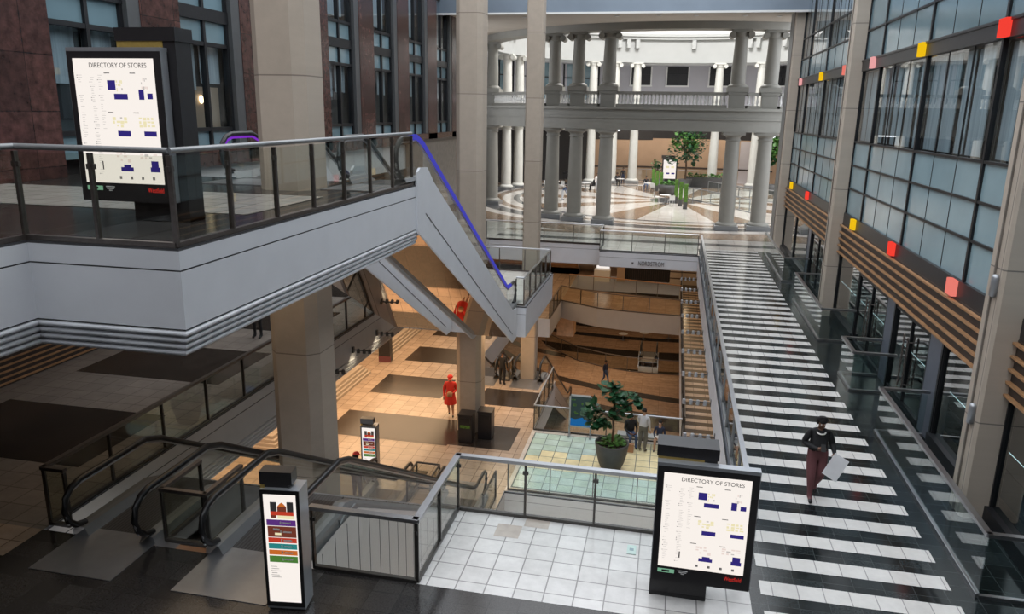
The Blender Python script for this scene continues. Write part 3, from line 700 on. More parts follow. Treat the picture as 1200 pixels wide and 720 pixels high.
railing('glass railing along the far floor edge, above the lettered grey fascia', [(-10.25, 38), (-10.25, 41.9), (-3.6, 41.9), (-3.6, 39.95), (1.45, 39.95)], 0, sp=1.68, post='darksteel')
railing('dark glass railing around the white bridge on the upper storey', [(-7.45, -1.5), (-7.45, 7.55), (-5.45, 7.55), (-5.45, 15.55)], SU, sp=1.12, post='bronze', rail='greymetal', gm='glassb', clamps=True, h=1.08)
for i, p in enumerate(([(5.95, 34.5), (4.95, 34.5), (4.95, 41.8)], [(5.95, 31.1), (4.95, 31.1), (4.95, 25.3), (5.95, 25.3)], [(5.95, 22.0), (4.95, 22.0), (4.95, 20.55), (5.95, 20.55)], [(5.95, 17.8), (4.95, 17.8), (4.95, 11.4), (5.95, 11.4)])):
    railing('clear glass barrier beside the right shopfronts, %s' % ['farthest one by the rotunda', 'third from the camera with two returns', 'short box between two door openings', 'nearest long one at the lower right'][i], p, 0, h=1.07, sp=3.0, post='steel', gm='glassr', flat=True, rr=.03, posts=False, gap=.004)
railing('thin glass railing at the front of the green block floor', [(-4.85, 23.2), (.95, 23.2)], SL, sp=1.35, post='darksteel')
railing('glass railing behind the green block floor and the potted fig', [(-4.9, 33.3), (-4.9, 28.42), (.95, 28.42)], SL, sp=1.3, post='darksteel', rail='silver')
railing('curved bronze railing in front of the lower ring walkway', [(-7.05, 45.6), (-7.05, 50.5)]+[(x, y+.12) for x, y in fc[1:]], SL, sp=1.6, post='darksteel', rail='bronze', gm='glassb')
railing('curved bronze railing behind the lower ring walkway', [(x, y-.12) for x, y in bc], SL, sp=1.6, post='bronze', rail='oak', gm='glassb')
railing('curved bronze railing at the back of the basement floor', [(x, y-.15) for x, y in cb[1:7]], SLL, sp=1.7, post='bronze', rail='bronze', gm='glassb')
railing('dark railing along the lower striped walkway', [(1.05, 28.6), (1.05, 60)], SL, sp=1.8, post='darksteel', rail='darksteel', gm='glassb')
railing('glass railing on the ramp in the rotunda, in front', [(6.3, 58.0), (4.4, 62.2), (1.0, 68.0)], 0, sp=1.4, post='greymetal', rail='greymetal', h=1.0)
railing('glass railing on the ramp in the rotunda, behind', [(9.5, 66), (6.5, 69.0), (3.2, 74.3)], 0, sp=1.5, post='greymetal', rail='greymetal', h=1.0)
railing('steel railing before the tan wall at the back of the rotunda', [(-7, 84.6), (-3, 85.4), (2.5, 85.4), (6, 84.6)], 0, sp=1.5, post='greymetal', rail='greymetal', h=1.2)

# ------------------------------------------------------------------ escalators (run along +y going down)
def escalator(label, xl, xr, yb, zt, drop, rail='black', fascia='fascia', soffit='mirror', led=None, group=None, y0=-2.3, y1=2.0, ft=.35, fb=1.0, glassm='glassb', plate=True, fx=.16, body=True, skirt=False, left=True):
    """xl/xr handrail centre lines; yb where the slope starts; y0/y1 how far the ends run beyond the slope"""
    t = thing('escalator', label, 'escalator', ((xl+xr)/2, yb, zt), 0, group)
    Ls = drop/tan(radians(30))
    def pz(y): return zt-min(max(0, (y-yb)), Ls)*tan(radians(30))
    ye = yb+Ls
    ins = .17
    # handrails with rounded newels, glass, inner deck
    def prof(off, inset=0.):
        ys = [yb+y0+.5+inset, yb-.5, yb-.15, yb+.25, ye-.25, ye+.15, ye+.5, ye+y1-.5-inset]
        return [(y, pz(y)+off) for y in ys]
    for x in (xl, xr):
        side = 0 if x == xl else 1; hr = rail if isinstance(rail, str) else rail[side]; ld = led[side] if led else None
        top = prof(.98); pth = []
        for k in range(7): a = pi*1.5-pi*k/6; pth.append((x, yb+y0+.5+.40*cos(a), zt+.58+.40*sin(a)))
        pth += [(x, y, z) for y, z in top[1:-1]]
        for k in range(7): a = pi/2-pi*k/6; pth.append((x, ye+y1-.5+.40*cos(a), zt-drop+.58+.40*sin(a)))
        q = MB(); q.tube(pth, .055, 'black' if hr.startswith('led') else hr, 8); hob = q.build('handrail', t)
        if hr.startswith('led'):
            q = MB(); q.tube([(x, y, z+.01) for _, y, z in pth[7:-7]], .066, hr, 8); q.build('handrail_glow', hob, label='blue glowing sloped handrail cover')
        if ld:
            q = MB(); q.tube([(x+(.03 if side == 0 else -.03), y, z-.08) for _, y, z in pth[4:-4]], .024, ld, 6); q.build('light_strip', hob)
        else:
            q = MB(); q.tube([(x, y, z-.07) for _, y, z in pth[2:-2]], .022, 'steel', 6); q.build('rail_track', hob)
        q = MB(); lo = prof(.16); hi = [(y, z) for _, y, z in pth[6:-6]]
        ysamp = [yb+y0+.5, yb-.5, yb-.15, yb+.25, ye-.25, ye+.15, ye+.5, ye+y1-.5]
        q.grid([[(x, y, pz(y)+.16) for y in ysamp], [(x, y, pz(y)+.93) for y in ysamp]], glassm, smooth=False)
        q.face([(x, yb+y0+.5, zt+.16), (x, yb+y0+.5, zt+.93)]+[(x, yb+y0+.5+.36*cos(a), zt+.57+.36*sin(a)) for a in (pi*.6, pi*.75, pi*.9, pi*1.05, pi*1.2, pi*1.35)], glassm)
        q.face([(x, ye+y1-.5, zt-drop+.16), (x, ye+y1-.5, zt-drop+.93)]+[(x, ye+y1-.5+.36*cos(a), zt-drop+.57+.36*sin(a)) for a in (pi*.4, pi*.25, pi*.1, -pi*.05, -pi*.2, -pi*.35)], glassm)
        q.build('glass_balustrade', t)
        s = 1 if x == xr else -1
        q = MB()
        yy = [yb+y0+.35]+ysamp[1:-1]+[ye+y1-.35]
        q.grid([[(x-s*(ins), y, pz(y)+.02) for y in yy], [(x-s*.1, y, pz(y)+.17) for y in yy], [(x+s*.1, y, pz(y)+.17) for y in yy], [(x+s*(fx-.03), y, pz(y)+.1) for y in yy]]+([] if body and ft > .1 else [[(x+s*fx, y, pz(y)-.3) for y in yy]]), 'greymetal', smooth=False)
        q.build('balustrade_deck', t)
    # steps
    q = MB(); n = int(drop/.2); dy = Ls/n
    for k in range(n):
        y = yb+dy*k; z = zt-drop*k/n
        q.face([(xl+ins, y, z), (xr-ins, y, z), (xr-ins, y+dy, z), (xl+ins, y+dy, z)], 'stepmetal'); q.face([(xl+ins, y+dy, z), (xr-ins, y+dy, z), (xr-ins, y+dy, z-drop/n), (xl+ins, y+dy, z-drop/n)], 'black')
        q.face([(xl+ins, y+dy-.03, z+.003), (xr-ins, y+dy-.03, z+.003), (xr-ins, y+dy, z+.003), (xl+ins, y+dy, z+.003)], 'greymetal')
    for a, b, z in ((yb+y0+.6, yb, zt), (ye, ye+y1-.6, zt-drop)): q.face([(xl+ins, a, z+.01), (xr-ins, a, z+.01), (xr-ins, b, z+.01), (xl+ins, b, z+.01)], 'stepmetal')
    q.build('steps', t)
    if plate:
        for a, b, z in ((yb+y0-.65, yb+y0+.6, zt), (ye+y1-.6, ye+y1+.6, zt-drop)):
            q = MB(); q.box(xl-.08, xr+.08, a, b, z-.02, z+.012, 'plate'); q.build('landing_plate', t)
    if body:
        for x in ((xl-fx, xr+fx) if left else (xr+fx,)):
            s = 1 if x > xl else -1; q = MB()
            ys = [yb-.55, yb-.2, yb+.15, yb+.6]; 
            poly = [(yb-.55, zt+.05), (yb-.5, zt+ft-.08), (yb-.35, zt+ft)]+[(yb+.15, zt+ft-.02), (yb+.6, pz(yb+.6)+ft-.03)]+[(ye-.1, pz(ye-.1)+ft-.06), (ye+.3, pz(ye)+.1), (ye+1.0, zt-drop+.02), (ye+1.0, zt-drop-1.12), (ye+.35, zt-drop-fb-.12)]+[(yb-.55, pz(yb)-fb)]
            for xx in (x, x-s*.05): q.face([(xx, y, z) for y, z in poly], fascia)
            for a, b in zip(poly, poly[1:]+poly[:1]): q.face([(x, *a), (x-s*.05, *a), (x-s*.05, *b), (x, *b)], fascia)
            gp = [(yb-.5, zt-.55), (yb+.1, zt-.6)]; yq = ye+.25
            q.obox((x+s*.004, (yb+yq)/2, (zt-.68+zt-drop-.9+.12)/2), (.003, 0, 0), (0, (yq-yb)/2, (-drop-.1)/2), (0, 0, .012), 'groove')
            q.build('side_fascia', t)
        if skirt:
            q = MB(); x = xr+fx+.02; q.face([(x, yb-.5, zt-.05), (x, yb+.2, zt-.1), (x, ye, zt-drop+.05), (x, ye, zt-drop-.1), (x, yb-1.9, zt-drop-.1), (x, yb-1.9, zt-.05)], 'fasciawarm')
            for k in range(24):
                y = yb-1.8+k*.5; q.box(x, x+.004, y-.008, y+.008, zt-drop, pz(y)-.15, 'groove')
            q.build('side_cladding', t)
        q = MB(); zz = .93; xs_ = xl-fx+.05 if left else -10.02
        q.face([(xs_, yb-.5, zt-zz), (xr+fx-.05, yb-.5, zt-zz), (xr+fx-.05, ye+.3, zt-drop-zz), (xs_, ye+.3, zt-drop-zz)], soffit)
        q.face([(xs_, ye+.3, zt-drop-zz), (xr+fx-.05, ye+.3, zt-drop-zz), (xr+fx-.05, ye+1, zt-drop-zz), (xs_, ye+1, zt-drop-zz)], soffit)
        q.build('soffit', t)
    return t
escalator('white sided escalator with a blue glowing handrail coming down from the bridge end', -6.75, -5.52, 16.2, SU, SU, rail=('black', 'led_blue'), y0=-1.5, y1=1.6, glassm='glass')
escalator('white sided escalator with purple light, left of the one coming down from the bridge end', -9.6, -8.12, 16.5, SU, SU, rail='black', led=('led_purple', None), y0=-1.5, y1=1.3, glassm='glass', left=False)
escalator('dark escalator going down in the left foreground, next to the gallery railing', -9.4, -8.1, 11.7, 0, 5.5, fascia='greymetal', soffit='greymetal', y0=-2.3, y1=1.6, ft=.02)
escalator('dark escalator going down in the foreground behind the lit kiosk', -6.9, -5.5, 11.7, 0, 5.5, skirt=True, fascia='greymetal', soffit='greymetal', y0=-2.3, y1=1.6, ft=.02)
escalator('lower escalator descending to the basement, right of the middle column', -6.85, -5.6, 35.2, SL, 5.5, fascia='fasciawarm', soffit='mirror', y0=-1.6, y1=1.6, ft=.05)
escalator('lower escalator descending to the basement, behind the middle column', -9.0, -7.75, 35.2, SL, 5.5, fascia='fasciawarm', soffit='mirror', y0=-1.6, y1=1.6, ft=.05)
railing('little dark guard rail between the two foreground escalators', [(-7.9, 11.0), (-7.9, 9.95), (-7.1, 9.95), (-7.1, 11.0)], 0, sp=1.2, h=.95, post='darksteel', rail='bronze', gm='glassb', flat=True, rr=.025)
railing('little dark guard rail between the feet of the foreground escalators', [(-7.9, 21.6), (-7.9, 22.6), (-7.1, 22.6), (-7.1, 21.6)], SL, sp=1.2, h=.95, post='darksteel', rail='darksteel', gm='glassb')
railing('little dark guard rail between the lower escalator heads', [(-7.5, 34.6), (-7.5, 33.8), (-7.1, 33.8), (-7.1, 34.6)], SL, sp=1.2, h=.95, post='darksteel', rail='silver', gm='glassb')
railing('short dark guard rail right of the foreground escalator foot', [(-5.15, 20.9), (-5.15, 22.6)], SL, sp=1.7, h=.95, post='darksteel', rail='darksteel', gm='glassb')
# slanted tan fascias of crossing escalators far below
for i, (a, b) in enumerate((((-6.2, 57.5, SL-.2), (-7.6, 50.5, SLL+1)), ((-5.9, 62, -1.6), (-7.8, 54.8, SL+.4)))):
    pass
escalator('narrow escalator crossing the lower atrium behind the ring walkway', -6.9, -5.95, 55.5, -1.3, 4.2, fascia='fasciawarm', soffit='ceil', y0=-1, y1=1, ft=.1, plate=False)
escalator('escalator sinking through the basement opening behind the walking shopper', -1.6, -.4, 57.5, SLL, 5.5, fascia='fasciawarm', soffit='ceil', y0=-1.6, y1=1.2, ft=.1)
# ------------------------------------------------------------------ directories and kiosks
def directory(label, loc, bx, stand, bz0, bz1, sh, stand_d=.34):
    """bx: board left edge in local x; stand: (x0, x1)"""
    t = thing('store_directory', label, 'directory', loc)
    W = 1.40; H = bz1-bz0
    q = MB(); q.box(stand[0], stand[1], .10, .10+stand_d, 0, sh-.17, 'charcoal'); q.box(stand[0]-.02, stand[1]+.02, .08, .12+stand_d, sh-.17, sh, 'charcoal'); q.box(stand[0], stand[1], .095, .11+stand_d, 0, .06, 'black'); q.build('stand', t, True)
    q = MB(); q.box(stand[0]-.004, stand[1]-.18, .09, .108+stand_d, sh-.32, sh-.17, 'gold'); q.build('brass_band', t, True, label='brass coloured band')
    q = MB(); q.box(bx, bx+W, -.06, .08, bz0, bz1, 'charcoal'); q.build('board_frame', t, True)
    q = MB(); q.box(bx-.012, bx+W+.012, -.05, .09, bz1, bz1+.05, 'silver'); q.box(bx+W, bx+W+.012, -.05, .08, bz0, bz1, 'silver'); q.box(bx-.012, bx, -.05, .08, bz0, bz1, 'silver'); q.build('edge_trim', t, True)
    s0, s1, v0, v1 = bx+.09, bx+W-.10, bz0+.25, bz1-.09
    SW, SH = s1-s0, v1-v0
    def R(q, u0, u1, w0, w1, m, y=-.069): q.face([(s0+u0*SW, y, v1-w1*SH), (s0+u1*SW, y, v1-w1*SH), (s0+u1*SW, y, v1-w0*SH), (s0+u0*SW, y, v1-w0*SH)], m)
    blocks = []
    for u0, u1, w0, w1 in ((.41, .51, .17, .245), (.48, .65, .275, .32), (.79, .855, .24, .32), (.895, .96, .27, .315), (.48, .64, .57, .615), (.81, .965, .57, .61), (.47, .63, .865, .9), (.51, .6, .845, .87), (.845, .965, .86, .9), (.86, .95, .81, .87)): blocks.append((u0, u1, w0, w1))
    q = MB(); q.box(s0, s1, -.066, -.06, v0, v1, 'screen'); rs = random.Random(3)
    for u0, u1, w0, w1, m in ((.52, .6, .17, .26, 'mapyellow'), (.83, .91, .15, .25, 'mappink'), (.43, .62, .46, .55, 'mapyellow'), (.76, .96, .46, .55, 'mapyellow'), (.43, .61, .74, .83, 'mappink'), (.73, .95, .73, .80, 'mappink')):
        for i in range(4):
            for j in range(3):
                if rs.random() < .8:
                    a = u0+(u1-u0)*i/4; b = w0+(w1-w0)*j/3; R(q, a, a+(u1-u0)/4*rs.uniform(.5, .95), b, b+(w1-w0)/3*rs.uniform(.4, .9), m if rs.random() < .85 else 'faintink')
    for c, u0 in enumerate((.045, .2, .3)):
        for i in range(46):
            if c == 2 and i > 24: continue
            if rs.random() < .18: continue
            w = .13+.81*i/46; R(q, u0, u0+rs.uniform(.02, .06), w, w+.0035, 'faintink')
            if rs.random() < .2: R(q, u0-.012, u0-.002, w-.001, w+.006, 'paleink')
    R(q, .235, .25, .82, .89, 'ink')
    for u in (.44, .58, .72, .86): R(q, u, u+.03, .94, .965, 'paleink')
    for u, w in ((.38, .11), (.7, .11), (.38, .42), (.7, .42), (.36, .71), (.7, .71)): R(q, u, u+.07, w, w+.008, 'paleink')
    scr = q.build('lit_sheet', t, True)
    for bl in blocks: q = MB(); R(q, *bl, 'navy'); q.build('map_block', scr, True)
    text_mesh('DIRECTORY OF STORES', .088, 'ink', scr, 'heading', Matrix.Translation((s0+.56*SW, -.070, v1-.055*SH)) @ FACE_FRONT, .001, .92)
    q = MB(); q.box(s0, s0+.24, -.064, -.058, bz0+.145, bz0+.205, 'green'); q.box(s0+.06, s0+.17, -.067, -.06, bz0+.16, bz0+.19, 'charcoal'); q.build('green_tag', t, True)
    q = MB()
    for k, w in enumerate((.14, .11, .05)): q.box(s0+.36-w/2, s0+.36+w/2, -.063, -.058, bz0+.19-k*.025, bz0+.203-k*.025, 'whitetext')
    q.build('small_print', t, True)
    text_mesh('Westfield', .095, 'redlogo', t, 'red_script', Matrix.Translation((s1-.14, -.064, bz0+.165)) @ FACE_FRONT @ Matrix.Shear('XZ', 4, (0, 0)) , .001, .66, label='red script lettering')
    return t
directory('lit store directory on a dark stand on white tiles beside the striped walkway', (0, 10.25, 0), .06, (.05, .88), .36, 2.20, 2.46)
directory('lit store directory on the upper white bridge behind the railing', (-7.0, 9.25, SU), -1.03, (-.36, .5), .27, 2.24, 2.55, .34)
def kiosk(label, loc, rz, h=1.92, w=.56):
    t = thing('poster_kiosk', label, 'kiosk', loc, rz)
    d = .34
    q = MB(); q.box(-w/2, w/2, 0, d, .04, h, 'silver'); q.box(-w/2+.02, w/2-.02, .02, d-.02, 0, .04, 'black'); q.build('body', t, True)
    q = MB(); q.box(-w/2, w/2, -.015, 0, .08, h, 'black'); q.build('black_bezel', t, True)
    q = MB(); q.box(-w/2-.02, w/2-.12, .06, d-.06, h+.05, h+.24, 'charcoal'); q.box(-w/2+.02, w/2-.18, .08, d-.08, h, h+.05, 'charcoal'); q.build('top_box', t, True)
    q = MB(); q.box(-w/2-.01, -w/2+.05, .05, d-.05, h, h+.05, 'gold'); q.build('brass_band', t, True, label='brass coloured band')
    s0, s1, v0, v1 = -w/2+.05, w/2-.05, .16, h-.06; SW, SH = s1-s0, v1-v0
    q = MB(); q.box(s0, s1, -.02, -.015, v0, v1, 'screen'); scr = q.build('lit_poster', t, True)
    def R(q, u0, u1, w0, w1, m, y=-.022): q.face([(s0+u0*SW, y, v1-w1*SH), (s0+u1*SW, y, v1-w1*SH), (s0+u1*SW, y, v1-w0*SH), (s0+u0*SW, y, v1-w0*SH)], m)
    q = MB()
    for u0, u1, w0, w1, m in ((.2, .4, .065, .15, 'ink'), (.72, .92, .06, .15, 'ink'), (.42, .7, .105, .15, 'p_brown'), (.2, .92, .15, .185, 'p_red'), (.2, .38, .185, .21, 'p_brown'), (.42, .92, .185, .215, 'mapyellow')): R(q, u0, u1, w0, w1, m)
    q.face([(s0+.42*SW, -.022, v1-.105*SH), (s0+.7*SW, -.022, v1-.105*SH), (s0+.62*SW, -.022, v1-.08*SH), (s0+.56*SW, -.022, v1-.068*SH), (s0+.5*SW, -.022, v1-.08*SH)], 'p_orange')
    q.build('building_print', scr, True)
    for u0, w0, w1, m, n in ((.06, .225, .28, 'p_purple', 'purple_band'), (.08, .285, .385, 'p_brown', 'brown_band'), (.08, .39, .435, 'p_red', 'red_band'), (.08, .445, .495, 'p_teal', 'teal_band'), (.08, .505, .55, 'p_orange', 'orange_band'), (.08, .56, .62, 'p_green' if 'p_green' in M else 'p_pgreen', 'green_band')):
        q = MB(); R(q, u0, .97, w0, w1, m)
        wm = (w0+w1)/2
        R(q, .47, .52, wm-.012, wm+.012, 'whitetext', -.023); R(q, .56, .82, wm-.006, wm+.008, 'whitetext', -.023)
        if 'brown' in n: R(q, .25, .45, wm-.03, wm-.01, 'whitetext', -.023); R(q, .3, .5, wm+.01, wm+.03, 'mapyellow', -.023)
        q.build(n, scr, True)
    q = MB()
    for k in range(6): R(q, .1+.02*(k % 2), .3+.06*(k % 3), .66+k*.02, .664+k*.02, 'paleink')
    q.build('small_print', t, True)
    return t
kiosk('lit colour banded poster kiosk standing on the dark foreground floor by the escalators', (-5.06, 8.72, 0), radians(8))
kiosk('lit poster kiosk on the tan lower floor beyond the foreground escalators', (-9.75, 22.9, SL), radians(5), 1.95)
# ------------------------------------------------------------------ lettered fascia
sg = thing('fascia_sign', 'dark store lettering with a small star on the far grey fascia', 'sign', (-1.2, 39.83, -.56))
text_mesh('NORDSTROM', .33, 'ink', sg, 'lettering', Matrix.Translation((.33, -.02, .0)) @ FACE_FRONT, .015, .66)
q = MB(); q.face([(-.58+-.05+.09*(1 if k % 2 else .5)*sin(pi*k/5), -.03, .09*(1 if k % 2 else .5)*cos(pi*k/5)) for k in range(10)], 'ink'); q.build('star_mark', sg, True)
# ------------------------------------------------------------------ bins, planter, poster stand
for x, lab in ((-7.28, 'black square litter bin left of the slim column, with a green label'), (-6.62, 'black square litter bin right of the slim column on the tan lower floor')):
    t = thing('litter_bin', lab, 'bin', (x, 26.75 if x < -7 else 27.25, SL))
    q = MB(); q.box(-.27, .27, -.27, .27, .03, 1.12, 'band'); q.box(-.24, .24, -.24, .24, 0, .03, 'black'); q.build('body', t, True)
    q = MB(); q.box(-.29, .29, -.29, .29, 1.12, 1.18, 'band'); q.box(-.2, .2, -.292, -.28, .85, 1.05, 'black'); q.build('lid', t, True)
    if x < -7:
        q = MB(); q.box(-.2, .2, -.275, -.27, .62, .74, 'hedge'); q.build('green_label', t, True, label='green label strip')
def leaf_cluster(mb, c, r, n, size, m, rs, flatz=1.0):
    for i in range(n):
        d = Vector((rs.gauss(0, 1), rs.gauss(0, 1), rs.gauss(0, 1))); d.normalize(); p = Vector(c)+Vector((d.x*r, d.y*r, d.z*r*flatz))*rs.uniform(.45, 1)
        a = Vector((rs.gauss(0, 1), rs.gauss(0, 1), rs.gauss(0, .5))).normalized(); b = a.cross(Vector((rs.gauss(0, .4), rs.gauss(0, .4), 1))).normalized()
        s = size*rs.uniform(.7, 1.2); up = a.cross(b)*s*.12
        mb.face([p-a*s*.55, p-b*s*.3-a*s*.2+up, p-b*s*.32+a*s*.2+up, p+a*s*.55, p+b*s*.32+a*s*.2+up, p+b*s*.3-a*s*.2+up], m, True)
rs = random.Random(5)
t = thing('potted_fig', 'large potted fig tree in a round grey planter on the green block floor', 'plant', (-1.55, 25.65, SL))
q = MB(); q.lathe([(.33, 0), (.36, .03), (.47, .3), (.56, .65), (.61, .98), (.62, 1.05), (.56, 1.05), (.55, .95)], 'pot', (0, 0, 0), 24); q.build('planter', t, True)
q = MB(); q.lathe([(.02, .99), (.55, .97)], 'soil', (0, 0, 0), 16, caps=False); leaf_cluster(q, (0, 0, 1.08), .55, 110, .2, 'leafl', rs, .35); q.build('underplanting', t, True)
q = MB(); q.tube([(0, 0, .9), (.03, 0, 1.6), (-.02, .02, 2.1), (.02, 0, 2.6), (-.15, 0, 3.1)], [.05, .045, .04, .03, .015], 'bark', 8); q.tube([(0, 0, 1.9), (-.45, -.05, 2.2), (-.75, 0, 2.45)], [.03, .025, .012], 'bark', 6); q.tube([(0, 0, 2.1), (.4, 0, 2.45), (.7, .05, 2.6)], [.03, .02, .012], 'bark', 6); q.build('trunk', t, True)
q = MB()
for c, r, n in (((-.15, 0, 3.05), .42, 34), ((-.8, 0, 2.3), .42, 30), ((.6, 0, 2.65), .42, 32), ((.2, -.1, 2.35), .42, 30), ((-.35, 0, 1.9), .4, 24), ((.1, .1, 2.85), .45, 26), ((-.85, -.05, 1.75), .28, 10)): leaf_cluster(q, c, r, n, .34, 'leaf', rs)
q.build('leaves', t, True)
t = thing('poster_stand', 'blue underwater poster in a pale frame at the back of the green block floor', 'poster', (-3.0, 28.15, SL))
q = MB()
for a, b, c, d in ((-.45, .45, 1.72, 1.78), (-.45, .45, .42, .48), (-.45, -.39, .1, 1.78), (.39, .45, .1, 1.78)): q.box(a, b, -.03, .03, c, d, 'silver')
for x in (-.42, .42): q.box(x-.03, x+.03, -.2, .2, 0, .1, 'silver')
q.build('frame', t, True)
q = MB(); q.box(-.39, .39, -.012, .012, .48, 1.72, 'posterdark'); q.face([(-.39, -.014, .48), (.39, -.014, .48), (.39, -.014, .78), (.1, -.014, .85), (-.2, -.014, .75), (-.39, -.014, .8)], 'posterblue')
for i in range(9): q.ball((rs.uniform(-.3, .3), -.013, rs.uniform(.9, 1.6)), rs.uniform(.04, .1), .003, rs.uniform(.03, .08), 'leafl', 8, 4)
q.build('poster_sheet', t, True)
# wet floor tag on white tiles
q = MB(); q.box(-.35, -.20, 11.35, 11.62, .004, .012, 'gb3'); q.box(-.31, -.24, 11.45, 11.52, .012, .014, 'spandrel'); tag(q.build('floor_sticker'), 'small blue square sticker on the white tile floor', 'sticker')
# spotlights on fascias
def spotbar(label, loc, d, n, group, hm='darksteel'):
    t = thing('spot_bracket', label, 'spotlight', loc, 0, group)
    q = MB(); q.obox(Vector((d*.32, 0, 0)), (.32, 0, 0), (0, .018, 0), (0, 0, .018), 'darksteel'); q.box(-.03, .03, -.05, .05, -.1, .1, 'darksteel'); q.build('arm', t, True)
    for k in range(n):
        q = MB(); x = d*(.18+k*.2); q.lathe([(.045, .05), (.055, 0), (.06, -.09)], hm, (x, 0, 0), 10, caps=True); hd_ = q.build('lamp_head', t, True); q = MB(); q.lathe([(.001, 0), (.045, 0)], 'lamp', (x, 0, -.092), 10, caps=False); q.build('lens', hd_, True)
    return t
for k in range(6):
    spotbar('bracket of three spotlights on the left gallery fascia, %s from the camera' % ORD[k], (-10.06, 18.4+k*2.1, -.72), 1, 3, 'spotlight brackets on the left gallery fascia')
for k in range(9):
    spotbar('bracket of spotlights under the striped walkway edge, %s from the camera' % ORD[k], (1.5, 19+k*2.5, -1.05), -1, 4, 'spotlight brackets under the walkway', 'silver')
# shop bases on the lower left
for k, (y0, y1) in enumerate(((24.0, 27.5), (28.6, 33.2), (36.0, 43.0))):
    t = thing('stepped_counter', 'stepped pale stone shop base on the lower left floor, %s from the camera' % ORD[k], 'counter', (-14.6, y0, SL))
    q = MB()
    for s in range(4): q.box(-16.95, -13.9-.10*s, y0+.1*s, y1-.1*s, SL+.001+.12*s, SL+.12*(s+1), 'stone')
    q.build('stepped_base', t); q = MB(); q.box(-16.9, -14.5, y0+.5, y1-.5, SL+.48, SL+2.6, 'tanwall'); q.build('display_wall', t)
q = MB(); q.box(-14.2, -13.6, 35.0, 35.4, SL, SL+1.5, 'charcoal'); q.box(-14.2, -13.55, 34.98, 35.0, SL, SL+.3, 'p_brown'); tag(q.build('display_panel'), 'dark standing panel at the end of the stepped stone base', 'panel')
# store front behind the ring walkway
t = thing('store_entrance', 'wide dark store entrance with tan surround behind the lower ring walkway', 'store front', (-1.5, 58, SL))
q = MB(); q.box(-3.8, -3.2, 57.8, 58.6, SL, -1.2, 'tanwall'); q.box(-3.2, .2, 57.9, 58.6, -2.0, -1.2, 'tanwall'); q.build('surround', t)
q = MB(); q.box(-3.2, .2, 58.5, 58.6, SL, -2.0, 'dark'); q.build('dark_opening', t)
q = MB()
for k in range(22): q.box(-3.1+k*.15, -3.06+k*.15, 58.3, 58.36, SL, SL+2.0, 'louver')
q.build('gate', t)
q = MB()
for k in range(7): q.box(.2, 3.2, 58.0, 58.3, SL+.5*k, SL+.5*k+.4, 'stone')
q.box(1.3, 1.6, 57.95, 58.0, SL+2.2, SL+3.8, 'lampwarm'); tag(q.build('banded_stone_wall'), 'pale banded stone wall with a lit strip right of the dark store entrance', 'wall panel')
t = thing('product_display', 'bright lit product display left of the dark store entrance', 'display', (-4.9, 57.5, SL))
q = MB(); q.box(-5.5, -4.3, 57.3, 58.2, SL, SL+.9, 'white paint'); q.build('plinth', t); q = MB(); q.box(-5.4, -4.4, 58.1, 58.2, SL+.9, SL+2.2, 'screen'); q.build('lit_back', t)
for k, (x, z0) in enumerate(((-8.0, SLL), (-10.5, SLL))):
    q = MB(); q.box(x-.7, x+.7, 60.5, 62, z0, z0+4.2, 'wood' if k else 'oak'); tag(q.build('wood_pier'), ['warm oak pier at the left of the basement floor', 'broad warm wood pier at the far left of the basement floor'][k], 'pier')
# bottom court tables and lamps
def table(label, loc, group, r=.45, m='chairwhite'):
    t = thing('round_table', label, 'table', loc, 0, group); q = MB(); q.lathe([(r, .71), (r, .74)], m, (0, 0, 0), 16); q.build('table_top', t, True); q = MB(); q.lathe([(.03, .02), (.03, .71)], 'greymetal', (0, 0, 0), 8); q.lathe([(.25, 0), (.25, .02)], 'greymetal', (0, 0, 0), 12); q.build('pedestal', t, True); return t
def chair(label, loc, rz, group):
    t = thing('shell_chair', label, 'chair', loc, rz, group)
    q = MB(); q.box(-.23, .23, -.22, .22, .43, .47, 'chairwhite'); q.build('seat', t, True)
    q = MB(); q.grid([[(x, .2+.06*(z-.47)-.06*abs(x)/.23*0, z) for x in (-.22, -.12, 0, .12, .22)] for z in (.47, .65, .84)], 'chairwhite'); q.grid([[(x, .23+.06*(z-.47), z) for x in (-.22, -.12, 0, .12, .22)] for z in (.47, .65, .84)], 'chairwhite'); q.build('backrest', t, True)
    for a in (-1, 1):
        for b in (-1, 1):
            q = MB(); q.tube([(a*.18, b*.17, .44), (a*.23, b*.22, 0)], .014, 'chairwhite', 6); q.build('leg', t, True)
    return t
ct = table('white round table deep in the bottom court, left one', (-4.2, 79, SL2), 'bottom court tables', .5)
for k, x in enumerate((-2.0, 0.6)): dup(ct, (x, 80+k, SL2), 0, ['white round table deep in the bottom court, middle one', 'white round table deep in the bottom court, right one'][k])
for k, (x, y) in enumerate(((-4.55, 61.5), (-2.6, 61.5), (-3.3, 60.3))):
    t = thing('cone_lamp', 'glowing white cone shade beside the sinking escalator, %s' % ['left one', 'right one', 'small one between'][k], 'lamp', (x, y, SL2)); q = MB(); q.lathe([(.05, 2.6), (.75 if k < 2 else .3, 1.5)], 'lampwarm', (0, 0, 0), 16, caps=False); q.build('lamp_shade', t, True); q = MB(); q.lathe([(.2, 0), (.03, .05), (.03, 2.6)], 'bronze', (0, 0, 0), 8); q.build('stand', t, True)
